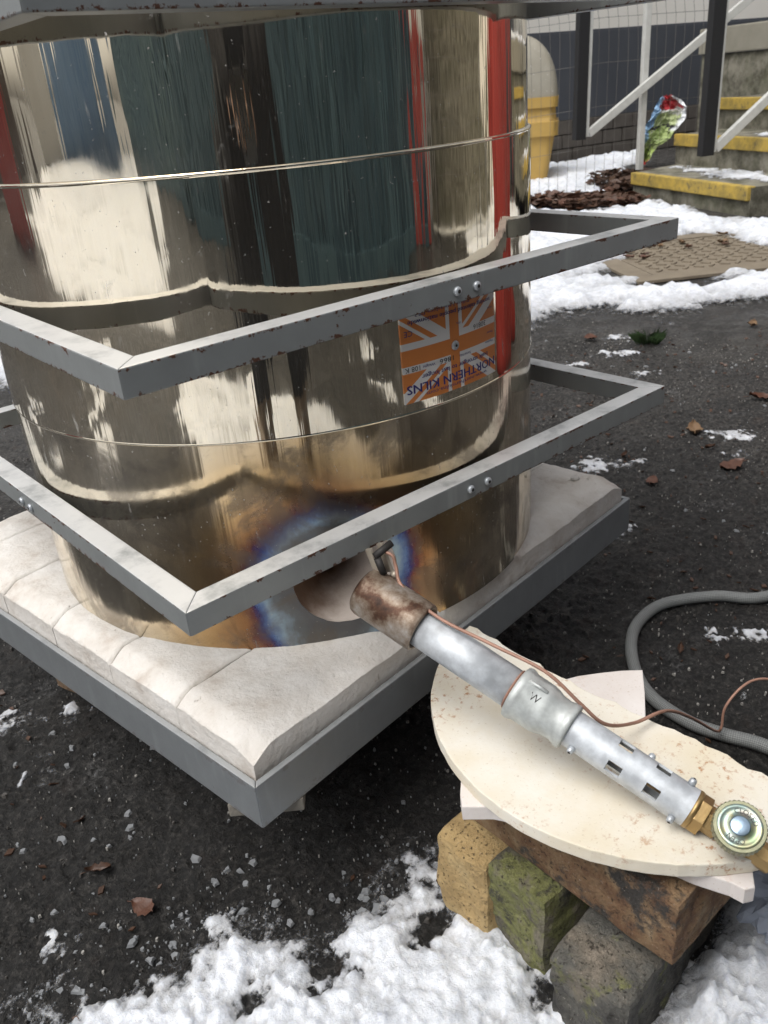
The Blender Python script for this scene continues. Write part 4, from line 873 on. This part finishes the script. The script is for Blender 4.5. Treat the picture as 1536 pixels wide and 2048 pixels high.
prk = [(0.0, .0180, 0), (.0012, .0191, 1), (.0098, .0191, 1), (.0112, .0180, 0)]
for h, r, kn_ in prk:
    for i in range(nk): rr = r - (.0007 if (i % 2 and kn_) else 0); a = 2 * PI * i / nk; vs.append(KC + KA * h + (kx_ * math.cos(a) + ky_ * math.sin(a)) * rr)
kb_.add(vs, [(j * nk + i, j * nk + (i + 1) % nk, (j + 1) * nk + (i + 1) % nk, (j + 1) * nk + i) for j in range(3) for i in range(nk)] + [tuple(range(nk - 1, -1, -1)), tuple(3 * nk + i for i in range(nk))])
knob = kb_.build('valve_knob', M['knob_side'], gbn)
KT = KC + KA * .0113
MB().lathe(KT, KT + KA, [(0, .0158), (.0006, .0155), (.0006, .0134), (.0003, .0130), (.0003, .0080), (.0010, .0076), (.0013, .0010)], 48).build('knob_face', M['knob_top'], knob)
MB().lathe(KT + KA * .0012, KT + KA * 2, [(0, .0072), (.0005, .0064), (.0006, .001)], 32).build('knob_stud', M['knob_blue'], knob)
camd = (CAM - KT); upv = (UP - KA * UP.dot(KA)).normalized(); rtv = upv.cross(KA).normalized()
for word, a0, stp_ in (('CLOSED', -8, 17), ('OPEN', 178, 16)):
    for i, chh in enumerate(word):
        m_ = text_mesh(chh, .0052, 'CENTER'); a = R_(a0 + i * stp_)
        cx = upv * math.cos(a) + rtv * math.sin(a); tx = KA.cross(cx) * -1
        bm = bmesh.new(); bm.from_mesh(m_)
        for v in bm.verts: v.co = KT + KA * .00075 + cx * (.0106 + v.co.y) + tx * v.co.x
        bm.to_mesh(m_); bm.free(); m_.materials.clear(); m_.materials.append(M['ink_black']); put('lettering', m_, None, knob)
# bracket that hangs the nozzle on the frame
br0 = ax(.004)
for s in (-.0065, .0065):
    a = br0 + Vector((s + .014, .004, .017)); b_ = a + Vector((-.001, .010, .026)); d = (b_ - a)
    MB().box((a + b_) / 2, (.0035, .007, d.length), d.to_track_quat('Z', 'Y').to_matrix()).build('hanger_strap', M['bracket'], gbn, .0006)
    mbx = MB().lathe(a + Vector((0, -.004, -.004)), a + Vector((0, -.3, .6)), [(0, .002), (.002, .0042), (.005, .0038), (.007, .001)], 12); mbx.build('weld_bead', M['bracket'], gbn)
MB().lathe(br0 + Vector((.006, .006, .038)), br0 + Vector((.06, .001, .056)), [(0, .0034), (.020, .0034)], 14).build('igniter_rod', M['black_steel'], gbn)
MB().lathe(br0 + Vector((.008, -.002, .022)), br0 + Vector((.006, .006, .045)), [(0, .0032), (.016, .0036)], 12).build('probe_tip', M['black_steel'], gbn)
# thermocouple lead ---------------------------------------------------------------------------
wp = [(-.136, -.336, .360), (-.1335, -.345, .357), (-.134, -.349, .348), (-.139, -.362, .334), (-.1375, -.404, .3205), (-.124, -.450, .3085), (-.111, -.497, .2970), (-.099, -.523, .272), (-.083, -.537, .2485), (-.034, -.533, .2165), (.012, -.536, .2035), (.088, -.520, .140), (.205, -.492, .031), (.2165, -.493, .030), (.222, -.492, .055), (.245, -.498, .0745), (.275, -.506, .073), (.32, -.525, .05), (.40, -.56, .004)]
tag(MB().tube(spline(wp, 8), .0016, 8).build('thermocouple_lead', M['copper_lead']), 'thin copper-brown thermocouple lead trailing over the shelf to the hose', 'cable')
# gas hose ---------------------------------------------------------------------------------------
hp = [(1.60, -.64, 1.325), (1.50, -.78, 1.30), (1.42, -.88, 1.0), (1.40, -.90, .45), (1.36, -.86, .06), (1.24, -.70, .0086), (1.10, -.55, .0086), (.90, -.47, .0086), (.70, -.43, .0086), (.542, -.385, .0086), (.493, -.329, .0086), (.428, -.286, .0086), (.365, -.285, .0086), (.311, -.308, .0086), (.259, -.352, .0086), (.231, -.396, .0086), (.222, -.450, .0086), (.23, -.491, .0086), (.244, -.536, .0086), (.24, -.60, .0086), (.18, -.70, .0086), (.08, -.76, .03), (-.01, -.74, .10), (-.062, -.700, .175), (ax(.385).x, ax(.385).y, ax(.385).z), (ax(.370).x, ax(.370).y, ax(.370).z)]
hs = spline(hp, 14); n = 16; hm = MB().tube(hs, .0084, n, True).mesh('gas_hose'); uv = hm.uv_layers.new(name='UVMap'); Ls = [0]
for a, b in zip(hs, hs[1:]): Ls.append(Ls[-1] + (b - a).length)
for pl in hm.polygons:
    vi = list(pl.vertices)
    if len(vi) == 4:
        for li in pl.loop_indices:
            v = hm.loops[li].vertex_index; r_, k = v // n, v % n
            kk = k + (n if (k == 0 and any(x % n == n - 1 for x in vi)) else 0); uv.data[li].uv = (Ls[r_], kk / n)
tag(put('gas_hose', hm, M['hose']), 'grey braided gas hose curving over the asphalt', 'hose')
# ================================================================== BRICK PILE AND SHELVES
o = rough_brick('brick', M['brick_brown'], (.103, .219, .068), .0035, 5, 16, .003); o.location = (-.0845, -.5335, .1365); tag(o, 'long orange-brown brick lying on top of the brick pile', 'brick')
o = rough_brick('brick', M['brick_yellow'], (.215, .066, .098), .0035, 9, 14, .009); o.location = (-.0585, -.4365, .0475); o.rotation_euler = (0, 0, R_(3)); tag(o, 'yellow pitted brick on edge at the end of the pile', 'brick')
o = rough_brick('brick', M['brick_moss'], (.215, .067, .101), .0055, 12, 14, .006); o.location = (-.050, -.5085, .0485); o.rotation_euler = (0, 0, R_(-3)); tag(o, 'green mossy brick on edge in the middle of the pile', 'brick')
o = rough_brick('brick', M['brick_soot'], (.215, .072, .092), .0075, 15, 16, .006); o.location = (-.072, -.5840, .0400); o.rotation_euler = (R_(3), 0, R_(6)); tag(o, 'dark sooty broken brick with a pale corner in the pile', 'brick')
def plate_poly(name, pts, z0, z1, mat, seed, bv=.0012):
    n = len(pts); b = bmesh.new(); vb = [b.verts.new((x, y, z0)) for x, y in pts]; vt = [b.verts.new((x, y, z1)) for x, y in pts]
    b.faces.new(vb[::-1]); b.faces.new(vt)
    for i in range(n): b.faces.new((vb[i], vb[(i + 1) % n], vt[(i + 1) % n], vt[i]))
    bmesh.ops.recalc_face_normals(b, faces=b.faces[:])
    es = [e for e in b.edges if abs(e.verts[0].co.z - e.verts[1].co.z) < 1e-6]
    bmesh.ops.bevel(b, geom=es, offset=bv, segments=2, profile=.6, affect='EDGES')
    me = bpy.data.meshes.new(name); b.to_mesh(me); b.free(); me.polygons.foreach_set('use_smooth', [False] * len(me.polygons)); return put(name, me, mat)
cx, cy, rs_ = .0232, -.504, .198; ed = -.004; a0 = math.acos((ed - cx) / rs_); rr = random.Random(4); pts = []
for i in range(73):
    a = a0 + (2 * PI - 2 * a0) * i / 72; q = rs_ * (1 + rr.uniform(-.002, .002)); pts.append((cx + q * math.cos(a), cy + q * math.sin(a)))
y_lo, y_hi = pts[-1][1], pts[0][1]
for i in range(1, 40):
    t_ = i / 40; pts.append((ed + rr.uniform(-.0022, .0022) + .004 * math.sin(t_ * 7), y_lo + (y_hi - y_lo) * t_))
o = plate_poly('kiln_shelf', pts, .1875, .2005, M['shelf'], 1); tag(o, 'cream stained half-round kiln shelf propping up the burner pipe', 'kiln shelf')
pp = [(-.187, -.472), (-.178, -.461), (-.161, -.446), (-.12, -.43), (-.05, -.42), (.004, -.429), (.017, -.435), (.036, -.448), (.054, -.462), (.068, -.476), (.04, -.497), (.011, -.517), (-.015, -.54), (-.03, -.62), (-.05, -.655), (-.083, -.670), (-.095, -.678), (-.102, -.674), (-.103, -.664), (-.112, -.64), (-.13, -.56), (-.169, -.49)]
o = plate_poly('broken_shelf', pp, .1720, .1872, M['shelf_white'], 2); tag(o, 'white broken kiln shelf piece sticking out beneath the half-round shelf', 'kiln shelf')
# plastic bag at the edge of the snow
t = T('clear_plastic'); p = t.pos(); M['poly'] = t.set(Base_Color=(0.55, 0.60, 0.70), Roughness=.15, Transmission_Weight=.45, IOR=1.15, Alpha=.9)
b = bmesh.new(); bmesh.ops.create_icosphere(b, subdivisions=5, radius=1)
for v in b.verts:
    c0 = v.co.copy(); d = abs(mn.noise(c0 * 2.3)) * .5 + abs(mn.noise(c0 * 5.1)) * .3 + abs(mn.noise(c0 * 11)) * .12; c0 *= (.75 + d); v.co = Vector((c0.x * .055, c0.y * .06, c0.z * .070))
me = bpy.data.meshes.new('plastic_bag'); b.to_mesh(me); b.free(); me.polygons.foreach_set('use_smooth', [False] * len(me.polygons))
o = put('plastic_bag', me, M['poly']); o.location = (.045, -.672, .066); tag(o, 'crumpled clear bluish plastic bag behind the valve knob', 'bag')
# ================================================================== WHAT THE POLISHED DRUM REFLECTS (behind and beside the camera)
def paint(name, a, b, rust=0.1):
    t = T(name); p = t.pos(); st = t.step(t.noise(t.vmul(p, (1, 1, .04)), 9, 4, .6), .35, .65); n = t.noise(p, 4, 5)
    c = t.mix(st, a, b); c = t.mix(t.step(n, .62, .75) * rust, c, (0.12, 0.06, 0.03)); return t.set(Base_Color=c, Roughness=.5)
M['teal'] = paint('teal_paint', (0.028, 0.066, 0.092), (0.085, 0.150, 0.180)); M['teal2'] = paint('blue_teal_paint', (0.042, 0.085, 0.12), (0.11, 0.175, 0.185)); M['blue'] = paint('blue_paint', (0.14, 0.25, 0.43), (0.23, 0.35, 0.50)); M['red'] = paint('red_paint', (0.30, 0.035, 0.03), (0.42, 0.06, 0.05), .1)
def container(x0, x1, y, mat, label, post):
    c = empty('shipping_container', ((x0 + x1) / 2, y - 1.2, 0)); tag(c, label, 'container')
    n = int((x1 - x0) / .26); s = (x1 - x0 - .3) / n; pr = []
    for i in range(n):
        a = x0 + .15 + i * s; pr += [(a, y), (a + s * .36, y), (a + s * .5, y - .045), (a + s * .86, y - .045)]
    pr.append((x1 - .15, y)); m = len(pr)
    MB().add([(px, py, .16) for px, py in pr] + [(px, py, 2.48) for px, py in pr], [(i, i + 1, m + i + 1, m + i) for i in range(m - 1)]).build('corrugated_side', mat, c)
    MB().box(((x0 + x1) / 2, y - 1.25, 1.32), (x1 - x0 - .28, 2.3, 2.30)).build('inner_box', mat, c)
    MB().box(((x0 + x1) / 2, y - .02, .08), (x1 - x0 - .28, .09, .16)).build('bottom_rail', mat, c); MB().box(((x0 + x1) / 2, y - .02, 2.55), (x1 - x0 - .28, .09, .13)).build('top_rail', mat, c)
    MB().box(((x0 + x1) / 2, y - 1.25, 2.60), (x1 - x0 - .02, 2.4, .04)).build('roof', mat, c)
    for x, pm in zip((x0 + .07, x1 - .07), post): MB().box((x, y - .05, 1.30), (.14, .16, 2.58)).build('corner_post', pm, c)
    return c
container(-4.4, 1.78, -3.0, M['teal'], 'dark teal corrugated shipping container with a red corner post', (M['teal'], M['red']))
container(-10.8, -4.6, -3.05, M['teal2'], 'bluish green corrugated shipping container further along the row', (M['teal2'], M['teal2']))
bs = empty('blue_shed', (-12.4, -.4, 0)); tag(bs, 'blue boarded shed across the snow', 'shed')
for i in range(14): MB().box((-11.6 + random.uniform(-.01, .01), -2.35 + i * .30, 1.25), (.05, .285, 2.5)).build('board', M['blue'], bs)
MB().box((-12.6, -.4, 1.25), (1.9, 4.2, 2.48)).build('shed_body', M['blue'], bs); MB().box((-12.5, -.4, 2.58), (2.5, 4.6, .12)).build('roof', M['board'], bs)
rw = MB(); rw.box((-12.4, 3.4, 1.5), (.3, 2.6, 3.0)); tag(rw.build('pale_wall', M['cream']), 'pale rendered wall beside the blue shed', 'wall')
rp = MB(); rp.box((-4.5, 3.2, 1.3), (.15, .9, 2.6), Rz(-.62)); tag(rp.build('red_door', M['red'], None, .01), 'red painted door panel standing past the snow', 'door')
tf = empty('timber_fence', (-4, 7, 0)); tag(tf, 'weathered brown timber fence of upright boards', 'fence')
M['timber'] = plain('brown_timber', (0.075, 0.055, 0.042), .9, 0, .4, 12)
for i in range(60):
    f_ = i / 59; x, y = -9.2 + f_ * 8.8, 4.7 + f_ * 3.2; MB().box((x, y, .85 + random.uniform(-.02, .02)), (.14, .02, 1.7), Rz(math.atan2(3.2, 8.8))).build('board', M['timber'], tf)
MB().box((-4.8, 6.34, 1.2), (9.36, .05, .10), Rz(math.atan2(3.2, 8.8))).build('cross_rail', M['timber'], tf); MB().box((-4.8, 6.34, .4), (9.36, .05, .10), Rz(math.atan2(3.2, 8.8))).build('cross_rail', M['timber'], tf)
pw_ = MB(); pw_.box((6.6, -4.0, 1.6), (.3, 8.0, 3.2), Rz(.45)); tag(pw_.build('pale_wall', M['cream']), 'long pale rendered wall beyond the gas bottles', 'wall')
gw = MB(); gw.box((3.4, -2.75, .55), (2.6, .2, 1.1), Rz(.62)); tag(gw.build('grey_wall', M['conc'], None, .01), 'low grey concrete wall beside the container', 'wall')
# mesh fence panel
fp = empty('mesh_fence_panel', (2.6, -2.3, 0)); tag(fp, 'temporary wire mesh fence panel standing by the container', 'fence')
a, b = Vector((1.95, -2.85, 0)), Vector((3.5, -1.75, 0))
for q in (a, b): MB().tube([q, q + Vector((0, 0, 2))], .02, 10).build('frame_post', M['whitebar'], fp)
for z in (.12, 1.98): MB().tube([a + Vector((0, 0, z)), b + Vector((0, 0, z))], .018, 10).build('frame_rail', M['whitebar'], fp)
wm = MB()
for i in range(1, 30): q = a.lerp(b, i / 30); wm.tube([q + Vector((0, 0, .12)), q + Vector((0, 0, 1.98))], .002, 4)
for i in range(1, 14): z = .12 + i * .135; wm.tube([a + Vector((0, 0, z)), b + Vector((0, 0, z))], .002, 4)
tag(wm.build('wire_mesh', M['wire'], fp), kind='stuff')
# two red propane bottles the hose leads to
def bottle(x, y, lab):
    g = empty('gas_bottle', (x, y, 0)); tag(g, lab, 'gas bottle', None)
    pr = [(0, .165), (.005, .175), (.05, .175), (.07, .185), (1.05, .185), (1.12, .175), (1.19, .135), (1.24, .07), (1.26, .045)]
    MB().lathe((x, y, .0), (x, y, 2), pr, 48).build('body', M['red'], g)
    MB().lathe((x, y, 1.24), (x, y, 3), [(0, .02), (.06, .02), (.07, .012), (.10, .012)], 16).build('valve', M['brass'], g)
    MB().lathe((x, y, 1.17), (x, y, 3), [(0, .12), (.18, .12)], 32, cap=False).build('collar', M['red'], g)
bottle(1.62, -.62, 'tall red propane bottle standing nearest the hose'); bottle(1.98, -.48, 'tall red propane bottle standing behind the other one')
# ---- the person taking the photograph -------------------------------------------------------
def skin(name, verts, edges, radii, mat, parent=None, root=0, sub=2):
    me = bpy.data.meshes.new(name); me.from_pydata([tuple(v) for v in verts], edges, []); o = put(name, me, mat, parent)
    m = o.modifiers.new('skin', 'SKIN'); m.use_smooth_shade = True
    sv_ = me.skin_vertices[0].data
    for i, r in enumerate(radii): sv_[i].radius = (r, r) if not isinstance(r, tuple) else r; sv_[i].use_root = (i == root)
    s = o.modifiers.new('sub', 'SUBSURF'); s.levels = sub; s.render_levels = sub
    bpy.context.view_layer.update(); ev = o.evaluated_get(bpy.context.evaluated_depsgraph_get()); m2 = bpy.data.meshes.new_from_object(ev)
    o.modifiers.clear(); o.data = m2; m2.materials.clear(); m2.materials.append(mat); m2.polygons.foreach_set('use_smooth', [True] * len(m2.polygons)); return o
M['skin'] = plain('skin', (0.48, 0.30, 0.21), .5, 0, .1); M['trouser'] = plain('black_trousers', (0.012, 0.012, 0.014), .85, 0, .3); M['coat'] = plain('black_coat', (0.014, 0.013, 0.015), .8, 0, .3); M['boot'] = plain('tan_boot', (0.13, 0.095, 0.065), .6, 0, .3); M['hair'] = plain('dark_hair', (0.03, 0.02, 0.015), .6); M['phone'] = plain('black_phone', (0.01, 0.01, 0.011), .2)
fd = Vector((.545, .839, 0)); sd_ = Vector((.839, -.545, 0)); pc = Vector((-.76, -1.16, 0))     # facing the kiln; sd_ = the person's right
def pp_(f, s, z): return pc + fd * f + sd_ * s + Vector((0, 0, z))
pe = empty('person', pc); tag(pe, 'person in black coat and trousers and tan boots bending to hold a phone', 'person')
PH = CAM + BK * .008 - UP * .045 + RT * .022
hR = PH + RT * .045 - UP * .03 + BK * .012; hL = PH - RT * .045 - UP * .03 + BK * .012
V = [pp_(-.06, 0, .92), pp_(-.02, 0, 1.08), pp_(.06, 0, 1.28), pp_(.11, 0, 1.40), pp_(.15, 0, 1.48), pp_(.19, 0, 1.55), pp_(.21, 0, 1.66)]
E_ = [(0, 1), (1, 2), (2, 3), (3, 4), (4, 5), (5, 6)]; Rr = [(.15, .11), (.14, .105), (.16, .11), (.12, .09), .055, .075, .085]
legs = []
for s in (-1, 1):
    i0 = len(V); V += [pp_(-.05, s * .10, .88), pp_(.03, s * .125, .50), pp_(-.02, s * .15, .09), pp_(.12, s * .16, .045)]; Rr += [.085, .055, .038, .03]; E_ += [(0, i0), (i0, i0 + 1), (i0 + 1, i0 + 2), (i0 + 2, i0 + 3)]
for s, h in ((-1, hL), (1, hR)):
    i0 = len(V); sh = pp_(.08, s * .19, 1.36); el = pp_(.02, s * .27, 1.05); V += [sh, el, h + BK * .055 + UP * .02, h]; Rr += [.055, .042, .026, (.024, .014)]; E_ += [(3, i0), (i0, i0 + 1), (i0 + 1, i0 + 2), (i0 + 2, i0 + 3)]
    for k in range(4):
        j = len(V); b0 = h + UP * (-.012 + k * .018) ; V += [b0 - RT * s * .004, b0 - RT * s * .022 + BK * .003, b0 - RT * s * .038 + BK * .004]; Rr += [.009, .008, .0065]; E_ += [(i0 + 3, j), (j, j + 1), (j + 1, j + 2)]
    j = len(V); V += [h + UP * .02 - RT * s * .008 + BK * .012, h + UP * .04 - RT * s * .025 + BK * .012]; Rr += [.010, .008]; E_ += [(i0 + 3, j), (j, j + 1)]
body = skin('body', V, E_, Rr, M['skin'], pe)
tv = [pp_(-.06, 0, .94), pp_(-.06, 0, .86)]; te = [(0, 1)]; tr = [(.175, .14), (.16, .13)]
for s in (-1, 1): i0 = len(tv); tv += [pp_(-.04, s * .105, .78), pp_(.03, s * .125, .50), pp_(.0, s * .145, .28), pp_(-.02, s * .15, .11)]; tr += [.125, .112, .098, .09]; te += [(1, i0), (i0, i0 + 1), (i0 + 1, i0 + 2), (i0 + 2, i0 + 3)]
skin('trousers', tv, te, tr, M['trouser'], pe)
cv = [pp_(-.05, 0, .62), pp_(-.04, 0, .95), pp_(-.01, 0, 1.10), pp_(.07, 0, 1.29), pp_(.12, 0, 1.42)]; ce = [(0, 1), (1, 2), (2, 3), (3, 4)]; cr = [(.25, .19), (.22, .17), (.18, .14), (.19, .13), (.10, .09)]
for s, h in ((-1, hL), (1, hR)): i0 = len(cv); cv += [pp_(.08, s * .20, 1.36), pp_(.02, s * .27, 1.05), h + BK * .05 + UP * .02]; cr += [.078, .064, .046]; ce += [(3, i0), (i0, i0 + 1), (i0 + 1, i0 + 2)]
skin('coat', cv, ce, cr, M['coat'], pe)
for s in (-1, 1): skin('boot', [pp_(-.05, s * .15, .17), pp_(-.03, s * .15, .06), pp_(.08, s * .158, .048), pp_(.16, s * .165, .040)], [(0, 1), (1, 2), (2, 3)], [.085, .080, .065, .045], M['boot'], pe, 1)
skin('hair', [pp_(.14, 0, 1.63), pp_(.18, 0, 1.72), pp_(.23, 0, 1.755)], [(0, 1), (1, 2)], [.085, .095, .07], M['hair'], pe)
for s in (-1, 1):
    MB().lathe(pp_(.285, s * .032, 1.665), pp_(.3, s * .032, 1.665), [(0, .011), (.006, .009), (.010, .004)], 10).build('eye', M['phone'], pe)
MB().lathe(pp_(.285, 0, 1.655), pp_(.32, 0, 1.62), [(0, .012), (.02, .013), (.032, .006)], 10).build('nose', M['skin'], pe); MB().box(pp_(.275, 0, 1.595), (.045, .012, .010), Rz(math.atan2(sd_.y, sd_.x))).build('mouth', M['boot'], pe)
phn = bpy.data.objects.new('phone', MB().box((0, 0, 0), (.070, .142, .0075)).mesh('phone', .003)); COL.objects.link(phn); phn.data.materials.append(M['phone'])
phn.matrix_world = Matrix(((RT.x, UP.x, BK.x, PH.x), (RT.y, UP.y, BK.y, PH.y), (RT.z, UP.z, BK.z, PH.z), (0, 0, 0, 1))); tag(phn, 'black phone held up in both hands', 'phone')
